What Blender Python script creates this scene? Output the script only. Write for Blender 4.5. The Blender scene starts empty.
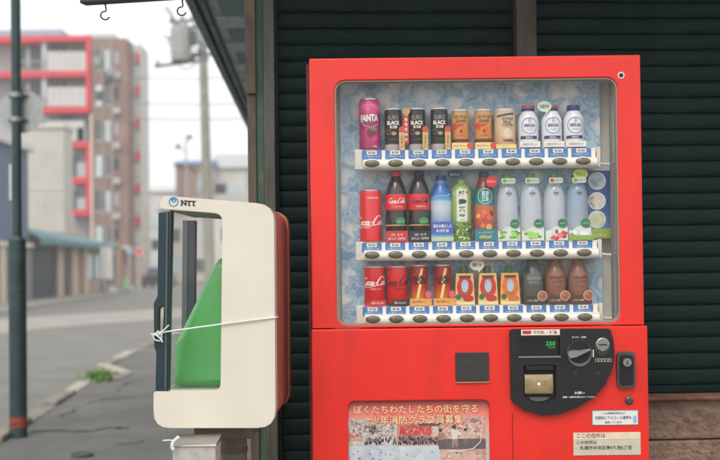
import bpy, bmesh, math, random
from mathutils import Vector, Matrix
from mathutils.geometry import tessellate_polygon
random.seed(7)
R = math.radians
sc = bpy.context.scene
COL = sc.collection

# ------------------------------------------------------------------ camera
CAM = Vector((0.0, 0.0, 1.2)); PITCH, ROLL, FPX, SHIFT = R(0.8), R(-0.65), 1000.0, 23.0
cam_rot = Matrix.Rotation(R(90) + PITCH, 3, 'X') @ Matrix.Rotation(ROLL, 3, 'Z')
cd = bpy.data.cameras.new('camera'); cam = bpy.data.objects.new('camera', cd); COL.objects.link(cam)
cam.matrix_world = Matrix.Translation(CAM) @ cam_rot.to_4x4()
cd.sensor_width = 36.0; cd.lens = 36.0 * FPX / 720.0; cd.shift_y = SHIFT / 720.0
cd.clip_start = 0.05; cd.clip_end = 2000
cd.dof.use_dof = True; cd.dof.focus_distance = 3.04; cd.dof.aperture_fstop = 2.7
sc.camera = cam

# ------------------------------------------------------------------ sky, sun, exposure
SUN_DIR = Vector((-0.22, -0.72, 0.95)).normalized()
world = bpy.data.worlds.new('World'); sc.world = world; world.use_nodes = True
wn, wl = world.node_tree.nodes, world.node_tree.links; wn.clear()
wo = wn.new('ShaderNodeOutputWorld'); wb = wn.new('ShaderNodeBackground')
sky = wn.new('ShaderNodeTexSky'); sky.sky_type = 'NISHITA'; sky.sun_disc = False
sky.sun_elevation = math.asin(SUN_DIR.z); sky.sun_rotation = math.atan2(SUN_DIR.x, SUN_DIR.y)
sky.air_density = 1.6; sky.dust_density = 4.0; sky.ozone_density = 1.0
hs = wn.new('ShaderNodeHueSaturation'); hs.inputs['Saturation'].default_value = 0.16
cl = wn.new('ShaderNodeMix'); cl.data_type = 'RGBA'; cl.inputs[0].default_value = 0.6
cl.inputs[7].default_value = (8.6, 8.75, 8.9, 1)          # even overcast cloud layer in front of the clear sky
wl.new(sky.outputs[0], hs.inputs['Color']); wl.new(hs.outputs[0], cl.inputs[6])
wl.new(cl.outputs[2], wb.inputs[0]); wb.inputs[1].default_value = 0.15
wl.new(wb.outputs[0], wo.inputs[0])
sd = bpy.data.lights.new('sun', 'SUN'); sd.energy = 1.0; sd.angle = R(28); sd.color = (1.0, 0.965, 0.91)
so = bpy.data.objects.new('sun', sd); COL.objects.link(so)
so.rotation_euler = SUN_DIR.to_track_quat('Z', 'Y').to_euler()
so.location = (-6, -8, 14)
sc.view_settings.view_transform = 'Standard'; sc.view_settings.look = 'None'
sc.view_settings.gamma = 1.0; sc.view_settings.exposure = 0.26; sc.view_settings.use_curve_mapping = False
sc.cycles.max_bounces = 8; sc.cycles.volume_bounces = 1; sc.cycles.transparent_max_bounces = 16; sc.cycles.use_denoising = True

# ------------------------------------------------------------------ where a line of sight of the photograph lands
def ray(px, py):
    return cam_rot @ Vector(((px - 360) / FPX, -(py - 230) / FPX + SHIFT / FPX, -1))
def P(px, py, Y):
    d = ray(px, py); return CAM + d * (Y / d.y)
def G(px, py, z=0.0):
    d = ray(px, py); return CAM + d * ((z - CAM.z) / d.z)

# ------------------------------------------------------------------ mesh helpers
def box(x0, x1, y0, y1, z0, z1):
    v = [(x0,y0,z0),(x1,y0,z0),(x1,y1,z0),(x0,y1,z0),(x0,y0,z1),(x1,y0,z1),(x1,y1,z1),(x0,y1,z1)]
    return v, [(3,2,1,0),(4,5,6,7),(0,1,5,4),(1,2,6,5),(2,3,7,6),(3,0,4,7)]
def join(parts):
    V, F = [], []
    for v, f in parts:
        n = len(V); V += list(v); F += [tuple(i + n for i in q) for q in f]
    return V, F
def tube(path, r, n=8, cap=True):
    path = [Vector(p) for p in path]; V, F = [], []
    rr = r if isinstance(r, (list, tuple)) else [r] * len(path)
    up = None
    for i, p in enumerate(path):
        t = (path[min(i+1, len(path)-1)] - path[max(i-1, 0)]).normalized()
        if up is None:
            up = Vector((0,0,1)) if abs(t.z) < .9 else Vector((0,1,0))
        a = t.cross(up).normalized(); b = a.cross(t).normalized(); up = b
        for k in range(n):
            q = 2*math.pi*k/n
            V.append(p + (a*math.cos(q) + b*math.sin(q))*rr[i])
    for i in range(len(path)-1):
        for k in range(n):
            k2 = (k+1) % n
            F.append((i*n+k, i*n+k2, (i+1)*n+k2, (i+1)*n+k))
    if cap:
        F.append(tuple(range(n-1, -1, -1))); m = (len(path)-1)*n; F.append(tuple(range(m, m+n)))
    return V, F
def cyl(p0, p1, r, n=24): return tube([p0, p1], r, n)
def lathe(prof, n=32, squash=1.0):
    V, F, seg = [], [], []
    for r, z in prof:
        for k in range(n):
            a = 2*math.pi*k/n; V.append((r*math.cos(a), r*squash*math.sin(a), z))
    for i in range(len(prof)-1):
        for k in range(n):
            k2 = (k+1) % n; F.append((i*n+k, i*n+k2, (i+1)*n+k2, (i+1)*n+k)); seg.append(i)
    F.append(tuple(range(n-1,-1,-1))); seg.append(0)
    m = (len(prof)-1)*n; F.append(tuple(range(m, m+n))); seg.append(len(prof)-2)
    return V, F, seg
def plate(outer, holes, y0, y1):
    loops = [outer] + list(holes); pts = [p for l in loops for p in l]; n = len(pts)
    tri = tessellate_polygon([[Vector((p[0], p[1], 0)) for p in l] for l in loops])
    V = [(p[0], y0, p[1]) for p in pts] + [(p[0], y1, p[1]) for p in pts]; F = []
    for t in tri: F.append(tuple(t)); F.append(tuple(i+n for i in reversed(t)))
    o = 0
    for l in loops:
        for i in range(len(l)):
            a, b = o+i, o+(i+1) % len(l); F.append((a, b, b+n, a+n))
        o += len(l)
    return V, F
def ring_plate(rect, hole, y0, y1):
    """rectangular plate with one opening, faced with clean quads round the opening"""
    (x0, z0), (x1, z1) = rect; n = len(hole); m = n//4; out = []
    for c in range(4):
        for i, (x, z) in enumerate(hole[c*m:(c+1)*m]):
            cx, cz = ((x0,z0),(x1,z0),(x1,z1),(x0,z1))[c]
            if i == m//2: out.append((cx, cz))
            elif (i < m//2) == (c % 2 == 0): out.append((cx, z))
            else: out.append((x, cz))
    V = [(p[0], y, p[1]) for y in (y0, y1) for l in (hole, out) for p in l]; F = []
    for i in range(n):
        j = (i+1) % n
        F += [(i, j, n+j, n+i), (2*n+i, 3*n+i, 3*n+j, 2*n+j), (i, 2*n+i, 2*n+j, j), (n+i, n+j, 3*n+j, 3*n+i)]
    return V, F
def flat(outer, y, holes=()):
    loops = [outer] + list(holes); pts = [p for l in loops for p in l]
    tri = tessellate_polygon([[Vector((p[0], p[1], 0)) for p in l] for l in loops])
    return [(p[0], y, p[1]) for p in pts], [tuple(t) for t in tri]
def rrect(x0, x1, z0, z1, r, n=5): return round_poly([(x0,z0),(x1,z0),(x1,z1),(x0,z1)], r, n)
def round_poly(pts, r, n=5):
    out = []; m = len(pts)
    for i in range(m):
        rad = r[i] if isinstance(r, (list, tuple)) else r
        p = Vector(pts[i]).to_2d(); a = (Vector(pts[i-1]).to_2d()-p); b = (Vector(pts[(i+1) % m]).to_2d()-p)
        if rad <= 0: out.append(tuple(p)); continue
        a.normalize(); b.normalize(); ang = math.acos(max(-1, min(1, a.dot(b))))
        t = rad/math.tan(ang/2); p0, p1 = p+a*t, p+b*t
        for k in range(n+1):
            s = k/n; q = (p0*(1-s)+p*s)*(1-s) + (p*(1-s)+p1*s)*s
            out.append((q.x, q.y))
    return out
def pillow(loop, y0, y1, r, n=6):
    """solid of a convex outline whose rims are rounded off"""
    cx = sum(p[0] for p in loop)/len(loop); cz = sum(p[1] for p in loop)/len(loop); m = len(loop); V, F = [], []
    lay = [(r*(1-math.sin(k/n*math.pi/2)), y0+r*(1-math.cos(k/n*math.pi/2))) for k in range(n+1)]
    lay += [(a, y0+y1-y) for a, y in lay[::-1]]
    for ins, y in lay:
        for x, z in loop:
            d = math.hypot(x-cx, z-cz); f = 1-ins/d; V.append((cx+(x-cx)*f, y, cz+(z-cz)*f))
    for k in range(len(lay)-1): F += [(k*m+i, k*m+(i+1) % m, (k+1)*m+(i+1) % m, (k+1)*m+i) for i in range(m)]
    F += [tuple(range(m)), tuple(range((len(lay)-1)*m, len(lay)*m))]
    return V, F
def ellipse(cx, cz, a, b, n=24): return [(cx+a*math.cos(2*math.pi*k/n), cz+b*math.sin(2*math.pi*k/n)) for k in range(n)]
def mesh(name, vf, mats, idx=None, smooth=None):
    me = bpy.data.meshes.new(name); me.from_pydata([tuple(v) for v in vf[0]], [], vf[1])
    bm = bmesh.new(); bm.from_mesh(me); bmesh.ops.recalc_face_normals(bm, faces=bm.faces); bm.to_mesh(me); bm.free()
    for m in (mats if isinstance(mats, (list, tuple)) else [mats]): me.materials.append(m)
    if idx:
        for p, i in zip(me.polygons, idx): p.material_index = i
    if smooth is not None:
        for p in me.polygons: p.use_smooth = True
        me.set_sharp_from_angle(angle=R(smooth))
    return me
def link(name, me, parent=None, loc=None, rot=None):
    o = bpy.data.objects.new(name, me); COL.objects.link(o)
    if parent: o.parent = parent
    if loc is not None: o.location = loc
    if rot is not None: o.rotation_euler = rot
    return o
def mk(name, vf, mats, parent=None, loc=None, idx=None, smooth=None, bevel=0, seg=2):
    o = link(name, mesh(name, vf, mats, idx, smooth), parent, loc)
    if bevel:
        b = o.modifiers.new('bevel', 'BEVEL'); b.width = bevel; b.segments = seg; b.limit_method = 'ANGLE'; b.angle_limit = R(40)
        b.harden_normals = False
    return o
def tag(o, label, cat, group=None):
    o['label'] = label; o['category'] = cat
    if group: o['group'] = group
    return o
def thing(name, label, cat, loc=(0,0,0), rz=0, group=None):
    o = bpy.data.objects.new(name, None); COL.objects.link(o); o.empty_display_size = .1
    o.location = loc; o.rotation_euler = (0, 0, rz); return tag(o, label, cat, group)
def struct(o, kind='structure'): o['kind'] = kind; return o

# lettering as flat meshes
_txt = {}
def text(body, size=1.0, bold=0.0, shear=0.0, spacing=1.0):
    k = (body, bold, shear, spacing)
    if k not in _txt:
        c = bpy.data.curves.new('lettering', 'FONT'); c.body = body; c.size = 1; c.resolution_u = 3
        c.align_x = 'CENTER'; c.align_y = 'CENTER'; c.offset = bold; c.shear = shear; c.space_character = spacing
        o = bpy.data.objects.new('lettering', c); COL.objects.link(o)
        m = bpy.data.meshes.new_from_object(o.evaluated_get(bpy.context.evaluated_depsgraph_get()))
        V = [tuple(v.co) for v in m.vertices]; F = [tuple(p.vertices) for p in m.polygons]
        bpy.data.objects.remove(o); bpy.data.curves.remove(c); bpy.data.meshes.remove(m)
        _txt[k] = (V, F)
    V, F = _txt[k]
    return [(v[0]*size, 0, v[1]*size) for v in V], F
def fit(vf, w, h=None):
    xs = [v[0] for v in vf[0]]; zs = [v[2] for v in vf[0]]
    sx = w/max(1e-6, max(xs)-min(xs)); sz = h/max(1e-6, max(zs)-min(zs)) if h else sx
    cx, cz = (max(xs)+min(xs))/2, (max(zs)+min(zs))/2
    return [((v[0]-cx)*sx, v[1], (v[2]-cz)*sz) for v in vf[0]], vf[1]
def move(vf, x=0, y=0, z=0): return [(v[0]+x, v[1]+y, v[2]+z) for v in vf[0]], vf[1]
def tilt(vf, a):
    c, s = math.cos(a), math.sin(a)
    return [(v[0]*c-v[2]*s, v[1], v[0]*s+v[2]*c) for v in vf[0]], vf[1]
def subdiv(vf, step):
    """cut long faces so that a flat print can be wrapped round a can"""
    bm = bmesh.new(); vs = [bm.verts.new(v) for v in vf[0]]
    for f in vf[1]:
        try: bm.faces.new([vs[i] for i in f])
        except ValueError: pass
    bmesh.ops.triangulate(bm, faces=bm.faces)
    for _ in range(5):
        e = [e for e in bm.edges if abs(e.verts[0].co.x-e.verts[1].co.x) > step]
        if not e: break
        bmesh.ops.subdivide_edges(bm, edges=e, cuts=1); bmesh.ops.triangulate(bm, faces=bm.faces)
    bm.verts.index_update()
    out = ([tuple(v.co) for v in bm.verts], [tuple(v.index for v in f.verts) for f in bm.faces]); bm.free(); return out
def wrap(vf, r, z, ang=0.0, eps=0.0004):
    """lay a flat print round a can of radius r (or r(z)) facing -y"""
    r0 = r(z) if callable(r) else r
    V, F = subdiv(vf, r0*0.16); W = []
    for x, y, h in V:
        rr = (r(z+h) if callable(r) else r) + eps; a = x/r0 + ang
        W.append((rr*math.sin(a), -rr*math.cos(a), z+h))
    return W, F
def ribbon(strokes, w):
    """calligraphic strokes: smooth curves of swelling width"""
    V, F = [], []
    for pts in strokes:
        ps = [Vector(p) for p in pts]; q = []
        for i in range(len(ps)-1):
            p0, p1, p2, p3 = ps[max(i-1,0)], ps[i], ps[i+1], ps[min(i+2, len(ps)-1)]
            for k in range(5):
                t = k/5
                q.append(.5*((2*p1)+(p2-p0)*t+(2*p0-5*p1+4*p2-p3)*t*t+(3*p1-p0-3*p2+p3)*t**3))
        q.append(ps[-1]); n0 = len(V)
        for i, p in enumerate(q):
            d = (q[min(i+1,len(q)-1)]-q[max(i-1,0)]).normalized(); nrm = Vector((-d.y, d.x))
            ww = w*(.45+.75*abs(d.y))*(1 if 0 < i < len(q)-1 else .5)
            for s in (-1, 1): V.append((p.x+nrm.x*ww*s, 0, p.y+nrm.y*ww*s))
        for i in range(len(q)-1): F.append((n0+2*i, n0+2*i+1, n0+2*i+3, n0+2*i+2))
    return V, F
def script_word():
    c = [(.62,.8),(.5,.98),(.28,.92),(.08,.6),(.02,.25),(.15,.02),(.36,.02),(.55,.18)]
    oo = [(.74,.44),(.6,.38),(.55,.15),(.66,.02),(.8,.14),(.82,.36),(.72,.45),(.92,.4)]
    s = lambda p, dx: [(x+dx, y) for x, y in p]
    a = [(1.42,.38),(1.3,.45),(1.19,.22),(1.26,.02),(1.38,.1),(1.47,.44),(1.43,.1),(1.5,.02),(1.62,.16)]
    st = [c, oo, [(1.12,.38),(1.0,.46),(.9,.24),(.97,.02),(1.1,.05),(1.2,.2)], a, [(1.62,.26),(1.85,.33)],
          [(2.5,.85),(2.4,1.05),(2.15,1.0),(1.95,.62),(1.88,.25),(2.0,.0),(2.22,.02),(2.42,.18)], s(oo, 1.86),
          [(2.74,.1),(2.92,.5),(3.04,.9),(2.98,1.02),(2.86,.7),(2.8,.15),(2.88,.02),(3.0,.16)], s(a, 1.8),
          [(.3,.02),(.8,-.22),(1.5,-.14),(1.9,.0)]]
    return ribbon([[(x+.22*y, y) for x, y in q] for q in st], .058)

# ------------------------------------------------------------------ materials
def lin(c): return c/12.92 if c <= .04045 else ((c+.055)/1.055)**2.4
def rgb(r, g, b): return (lin(r/255), lin(g/255), lin(b/255), 1)
_m = {}
def pr(name):
    m = bpy.data.materials.new(name); m.use_nodes = True
    return m, m.node_tree.nodes, m.node_tree.links, m.node_tree.nodes['Principled BSDF']
def mat(c, rough=.5, metal=0, var=.06, scale=30, bump=0, coat=0, spec=.5, emit=0, bscale=None):
    """painted or printed surface: base colour with slight procedural unevenness"""
    k = (c, rough, metal, var, scale, bump, coat, spec, emit, bscale)
    if k in _m: return _m[k]
    m, n, l, b = pr('surface'); col = rgb(*c)
    b.inputs['Roughness'].default_value = rough; b.inputs['Metallic'].default_value = metal
    b.inputs['Coat Weight'].default_value = coat; b.inputs['Coat Roughness'].default_value = .15
    b.inputs['Specular IOR Level'].default_value = spec
    tc = n.new('ShaderNodeTexCoord'); nz = n.new('ShaderNodeTexNoise'); nz.inputs['Scale'].default_value = scale
    nz.inputs['Detail'].default_value = 6; l.new(tc.outputs['Object'], nz.inputs['Vector'])
    rp = n.new('ShaderNodeValToRGB'); e = rp.color_ramp.elements
    e[0].position = .3; e[1].position = .7
    e[0].color = tuple(x*(1-var*1.6) for x in col[:3])+(1,); e[1].color = tuple(min(1, x*(1+var)) for x in col[:3])+(1,)
    l.new(nz.outputs['Fac'], rp.inputs[0]); l.new(rp.outputs[0], b.inputs['Base Color'])
    mr = n.new('ShaderNodeMapRange'); mr.inputs[3].default_value = max(.03, rough-.06); mr.inputs[4].default_value = min(1, rough+.08)
    l.new(nz.outputs['Fac'], mr.inputs[0]); l.new(mr.outputs[0], b.inputs['Roughness'])
    if bump:
        bp = n.new('ShaderNodeBump'); bp.inputs['Strength'].default_value = bump; bp.inputs['Distance'].default_value = .004
        src = nz
        if bscale:
            src = n.new('ShaderNodeTexNoise'); src.inputs['Scale'].default_value = bscale; src.inputs['Detail'].default_value = 8
            l.new(tc.outputs['Object'], src.inputs['Vector'])
        l.new(src.outputs['Fac'], bp.inputs['Height']); l.new(bp.outputs[0], b.inputs['Normal'])
    if emit: b.inputs['Emission Color'].default_value = col; b.inputs['Emission Strength'].default_value = emit
    _m[k] = m; return m
def mat_mix(c1, c2, scale=4, lo=.42, hi=.6, rough=.7, bump=.3, stretch=(1,1,1), c3=None, scale3=60, bscale=None, metal=0, dist=.01, spec=.5):
    """two colours in worn or weathered patches, plus fine grain"""
    m, n, l, b = pr('weathered'); tc = n.new('ShaderNodeTexCoord'); mp = n.new('ShaderNodeMapping'); mp.inputs['Scale'].default_value = stretch
    l.new(tc.outputs['Object'], mp.inputs['Vector'])
    nz = n.new('ShaderNodeTexNoise'); nz.inputs['Scale'].default_value = scale; nz.inputs['Detail'].default_value = 9; nz.inputs['Roughness'].default_value = .62
    l.new(mp.outputs[0], nz.inputs['Vector']); rp = n.new('ShaderNodeValToRGB')
    rp.color_ramp.elements[0].position = lo; rp.color_ramp.elements[1].position = hi
    rp.color_ramp.elements[0].color = rgb(*c1); rp.color_ramp.elements[1].color = rgb(*c2)
    l.new(nz.outputs['Fac'], rp.inputs[0]); out = rp.outputs[0]
    n2 = n.new('ShaderNodeTexNoise'); n2.inputs['Scale'].default_value = scale3; n2.inputs['Detail'].default_value = 6
    l.new(mp.outputs[0], n2.inputs['Vector'])
    mx = n.new('ShaderNodeMix'); mx.data_type = 'RGBA'; mx.blend_type = 'MIX'
    r2 = n.new('ShaderNodeValToRGB'); r2.color_ramp.elements[0].position = .5; r2.color_ramp.elements[1].position = .72
    r2.color_ramp.elements[1].color = (.75,.75,.75,1)
    l.new(n2.outputs['Fac'], r2.inputs[0]); l.new(r2.outputs[0], mx.inputs[0]); l.new(out, mx.inputs[6])
    mx.inputs[7].default_value = rgb(*(c3 or tuple(int((a+d)/2*.8) for a, d in zip(c1, c2))))
    l.new(mx.outputs[2], b.inputs['Base Color']); b.inputs['Roughness'].default_value = rough; b.inputs['Metallic'].default_value = metal; b.inputs['Specular IOR Level'].default_value = spec
    if bump:
        bp = n.new('ShaderNodeBump'); bp.inputs['Strength'].default_value = bump; bp.inputs['Distance'].default_value = dist
        src = n2
        if bscale:
            src = n.new('ShaderNodeTexNoise'); src.inputs['Scale'].default_value = bscale; src.inputs['Detail'].default_value = 8
            l.new(tc.outputs['Object'], src.inputs['Vector'])
        l.new(src.outputs['Fac'], bp.inputs['Height']); l.new(bp.outputs[0], b.inputs['Normal'])
    return m
def mat_ramp(stops, h, rough=.35, metal=0, noise=.0, scale=40, coat=.2, alpha=1.0):
    """print whose colour changes with the height on its object"""
    m, n, l, b = pr('print'); tc = n.new('ShaderNodeTexCoord'); sx = n.new('ShaderNodeSeparateXYZ'); l.new(tc.outputs['Object'], sx.inputs[0])
    nz = n.new('ShaderNodeTexNoise'); nz.inputs['Scale'].default_value = scale; nz.inputs['Detail'].default_value = 4
    l.new(tc.outputs['Object'], nz.inputs['Vector'])
    ma = n.new('ShaderNodeMath'); ma.operation = 'MULTIPLY_ADD'; ma.inputs[1].default_value = 1/h
    mb = n.new('ShaderNodeMath'); mb.operation = 'MULTIPLY_ADD'; mb.inputs[1].default_value = noise*2; mb.inputs[2].default_value = -noise
    l.new(nz.outputs['Fac'], mb.inputs[0]); l.new(sx.outputs[2], ma.inputs[0]); l.new(mb.outputs[0], ma.inputs[2])
    rp = n.new('ShaderNodeValToRGB'); e = rp.color_ramp.elements
    while len(e) < len(stops): e.new(.5)
    for q, (p, c) in zip(e, stops): q.position = p; q.color = rgb(*c)
    l.new(ma.outputs[0], rp.inputs[0]); l.new(rp.outputs[0], b.inputs['Base Color'])
    b.inputs['Roughness'].default_value = rough; b.inputs['Metallic'].default_value = metal; b.inputs['Coat Weight'].default_value = coat; b.inputs['Alpha'].default_value = alpha
    return m
def mat_glass(tint=(1,1,1), ior=1.5, haze=0.0, rough=.01, gloss=1.0):
    m = bpy.data.materials.new('glass'); m.use_nodes = True; n, l = m.node_tree.nodes, m.node_tree.links; n.clear()
    o = n.new('ShaderNodeOutputMaterial'); t = n.new('ShaderNodeBsdfTransparent'); t.inputs[0].default_value = tint+(1,)
    g = n.new('ShaderNodeBsdfGlossy'); g.inputs['Roughness'].default_value = rough
    lw = n.new('ShaderNodeLayerWeight'); pw = n.new('ShaderNodeMath'); pw.operation = 'POWER'; pw.inputs[1].default_value = 5; l.new(lw.outputs['Facing'], pw.inputs[0]); lw.inputs[0].default_value = .5
    f = n.new('ShaderNodeMath'); f.operation = 'MULTIPLY_ADD'; f0 = ((ior-1)/(ior+1))**2; f.inputs[1].default_value = (1-f0)*gloss; f.inputs[2].default_value = f0; l.new(pw.outputs[0], f.inputs[0]); mx = n.new('ShaderNodeMixShader')
    src = t.outputs[0]
    if haze:
        d = n.new('ShaderNodeBsdfDiffuse'); d.inputs[0].default_value = (.75,.74,.7,1); mh = n.new('ShaderNodeMixShader')
        tc = n.new('ShaderNodeTexCoord'); nz = n.new('ShaderNodeTexNoise'); nz.inputs['Scale'].default_value = 9; nz.inputs['Detail'].default_value = 5
        l.new(tc.outputs['Object'], nz.inputs['Vector']); mr = n.new('ShaderNodeMapRange')
        mr.inputs[1].default_value = .3; mr.inputs[2].default_value = .7; mr.inputs[3].default_value = haze*.6; mr.inputs[4].default_value = haze*1.4
        l.new(nz.outputs['Fac'], mr.inputs[0]); l.new(mr.outputs[0], mh.inputs[0]); l.new(src, mh.inputs[1]); l.new(d.outputs[0], mh.inputs[2]); src = mh.outputs[0]
    l.new(f.outputs[0], mx.inputs[0]); l.new(src, mx.inputs[1]); l.new(g.outputs[0], mx.inputs[2]); l.new(mx.outputs[0], o.inputs[0])
    return m
def mat_ice():
    """blue and white crushed-ice print"""
    m, n, l, b = pr('ice_print'); tc = n.new('ShaderNodeTexCoord'); nz = n.new('ShaderNodeTexNoise')
    nz.inputs['Scale'].default_value = 15; nz.inputs['Detail'].default_value = 6; nz.inputs['Distortion'].default_value = .35; nz.inputs['Roughness'].default_value = .6
    vo = n.new('ShaderNodeTexVoronoi'); vo.inputs['Scale'].default_value = 16; vo.feature = 'F1'
    l.new(tc.outputs['Object'], nz.inputs['Vector']); vm = n.new('ShaderNodeMix'); vm.data_type = 'VECTOR'; vm.inputs[0].default_value = .07
    l.new(tc.outputs['Object'], vm.inputs[4]); l.new(nz.outputs['Color'], vm.inputs[5]); l.new(vm.outputs[1], vo.inputs['Vector'])
    ad = n.new('ShaderNodeMath'); ad.operation = 'MULTIPLY_ADD'; ad.inputs[1].default_value = .55
    l.new(vo.outputs['Distance'], ad.inputs[0]); l.new(nz.outputs['Fac'], ad.inputs[2])
    rp = n.new('ShaderNodeValToRGB'); e = rp.color_ramp.elements
    for _ in range(4): e.new(.5)
    for q, (p, c) in zip(e, [(.5,(250,249,246)),(.62,(240,243,244)),(.71,(206,224,234)),(.79,(152,194,220)),(.85,(206,224,234)),(.95,(136,182,214))]):
        q.position = p; q.color = rgb(*c)
    l.new(ad.outputs[0], rp.inputs[0]); l.new(rp.outputs[0], b.inputs['Base Color']); b.inputs['Roughness'].default_value = .55
    return m

M = dict(
    red=mat_mix((222,38,27), (237,50,38), 2.2, .3, .7, .33, .06, (1,1,.4), (208,44,34), 11), cab=mat((120,24,22), .45), black=mat((22,24,24), .42, var=.1, bump=.08, bscale=400),
    gasket=mat((34,28,30), .7), wall_in=mat((222,219,210), .6), white=mat((234,228,218), .38, var=.02), offw=mat((214,208,196), .5),
    button=mat((104,98,72), .28, metal=.35, var=.15, scale=90, coat=.4), blue=mat((70,118,178), .5, var=.12, scale=160), ice=mat_ice(),
    glass=mat_glass(ior=1.33, haze=.016), clear=mat_glass(ior=1.4, haze=.035), steel=mat((168,166,160), .3, metal=.9, var=.1, scale=60), dsteel=mat((96,96,94), .38, metal=.8, var=.15),  # clear: pale diffuse haze stands in for reflection on its panes
    ink=mat((32,32,36), .6), paper=mat((226,222,208), .6, var=.03), paper2=mat((198,190,170), .65, var=.05), inkred=mat((200,40,44), .6), inkblue=mat((46,80,160), .6),
    inkw=mat((236,232,224), .6, var=.02),
    slat=mat_mix((11,30,28), (21,42,39), 3, .35, .65, .5, .12, (1,1,6), (34,52,46), 22, spec=.1), postg=mat_mix((58,92,76), (74,106,88), 9, .4, .6, .6, .25, (1,1,.3), (110,108,96), 40),
    postb=mat_mix((92,82,72), (116,104,92), 12, .4, .62, .8, .35, (1,1,.18), (70,60,52), 50), postgr=mat_mix((78,83,76), (98,98,88), 10, .4, .6, .7, .3, (1,1,.15), (70,72,66), 45),
    soffit=mat_mix((214,224,224), (224,232,231), 4, .4, .62, .7, .15, (1,1,1), (170,184,186), 20), soffitd=mat((150,174,178), .75, var=.12, scale=12), fascia=mat_mix((108,136,142), (120,148,152), 5, .4, .6, .5, .1),
    concrete=mat_mix((122,98,84), (156,130,112), 7, .36, .64, .95, .8, (1,1,1), (88,68,58), 22, 60, dist=.02), sill=mat_mix((108,70,56), (136,92,76), 7, .4, .6, .85, .4, (1,1,1), (84,56,46), 30),
    cream=mat((222,213,197), .36, var=.03, scale=7, coat=.1), boxred=mat((186,104,92), .4, var=.05, scale=9, coat=.15), green=mat((78,172,84), .3, var=.05, scale=9, coat=.15),
    dark=mat((28,50,58), .42, var=.08, scale=25), darkgr=mat((84,92,92), .5), inner=mat((132,138,122), .6, var=.06), pedestal=mat((112,98,84), .6, var=.1), galv=mat((186,182,174), .5, metal=.1, var=.1, scale=40),
    rope=mat((232,230,226), .8, var=.05), pole=mat_mix((38,58,62), (52,72,74), 9, .4, .62, .5, .1, (1,1,.4), (64,74,72), 40), orange=mat_mix((176,72,40), (60,64,58), 40, .45, .6, .7, .2),
)

# ================================================================== SETTING
asphalt = mat_mix((112,110,105), (132,129,123), 1.4, .3, .7, .9, .6, (1,1,1), (92,90,87), 70, 120, dist=.008)
asphalt_old = mat_mix((92,91,87), (120,118,112), 1.5, .3, .7, .92, .6, (1,1,1), (66,65,62), 60, 110, dist=.008)
light_asphalt = mat_mix((142,138,129), (160,155,146), 1.2, .35, .65, .9, .4, (1,1,1), (150,146,138), 60, 100, dist=.005)
def sheet(name, pts, z, m, thick=0):
    pts = [(p[0], p[1]) for p in pts]
    tri = tessellate_polygon([[Vector((p[0], p[1], 0)) for p in pts]]); n = len(pts)
    V = [(x, y, z) for x, y in pts]; F = [tuple(t) for t in tri]
    if thick:
        V += [(x, y, z-thick) for x, y in pts]
        F += [(i, (i+1) % n, (i+1) % n+n, i+n) for i in range(n)]
    return struct(mk(name, (V, F), m))
RZ = -.09
sheet('ground', [(-260,-110),(260,-110),(260,320),(-260,320)], -.12, mat((132,128,120), .95, var=.15, scale=.4))
sheet('road', [(-60,-60),(60,-60),(60,-3.2),(-2.2,-3.2),(-2.2,0),(3,30),(0,95),(60,95),(60,112),(-120,112),(-120,-60)], RZ, asphalt)
sheet('road_patch', [G(-60,337,RZ), G(0,333.5,RZ), G(60,327,RZ), G(170,319,RZ), G(330,310,RZ), G(330,304,RZ), G(160,309,RZ), G(0,319,RZ), G(-60,322,RZ)], RZ+.004, light_asphalt)
kl = [G(-60,478), G(0,443), G(90,382), G(132,374), G(108,366.5), G(155,343), G(205,319.5), G(240,303)]
pav = sheet('pavement', [(p.x, p.y) for p in kl] + [(3,48),(40,48),(40,-3),(-2.1,-3),(-2.1,0)], 0, asphalt_old, .12)
fl = [G(-80,322), G(0,311), G(50,303), G(96,296.5), G(118,293)]
sheet('far_pavement', [(p.x, p.y) for p in fl] + [(-16,66),(-40,66),(-40,20)], .0, light_asphalt, .12)

kerb_m = mat_mix((150,144,130), (184,177,162), 9, .35, .62, .9, .5, (1,1,1), (140,132,118), 30, 60)
kerb_o = mat_mix((112,109,101), (146,141,130), 9, .35, .62, .9, .5, (1,1,1), (112,108,98), 30, 60)
kerb = thing('kerb', 'worn pale concrete kerb stones along the near pavement edge', 'kerb', (0,0,0))
def kstones(a, b, n, mats):
    a, b = Vector((a.x, a.y, 0)), Vector((b.x, b.y, 0)); d = (b-a)/n; t = d.normalized(); nn = Vector((-t.y, t.x, 0))
    for i in range(n):
        p = a+d*i+t*.01; q = a+d*(i+1)-t*.012; h = .03+random.uniform(-.02, .022); w = .14+random.uniform(-.02,.02)
        V = [p-nn*.02, q-nn*.02, q+nn*w, p+nn*w]
        V = [Vector((v.x, v.y, -.1)) for v in V] + [Vector((v.x+random.uniform(-.012,.012), v.y, h+random.uniform(-.01,.01))) for v in V]
        o = mk('kerb_stone', (V, box(0,1,0,1,0,1)[1]), random.choice(mats), kerb, bevel=.02)
kstones(kl[0], kl[1], 4, [kerb_o]); kstones(kl[1], kl[2], 4, [kerb_m, kerb_o]); kstones(kl[2]+Vector((.25,.15,0)), kl[3], 1, [kerb_o])
kstones(kl[3], kl[4], 1, [kerb_m]); kstones(kl[4], kl[5], 4, [kerb_m, kerb_m, kerb_o]); kstones(kl[5], kl[6], 7, [kerb_m, kerb_o]); kstones(kl[6], kl[7], 8, [kerb_m])
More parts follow.
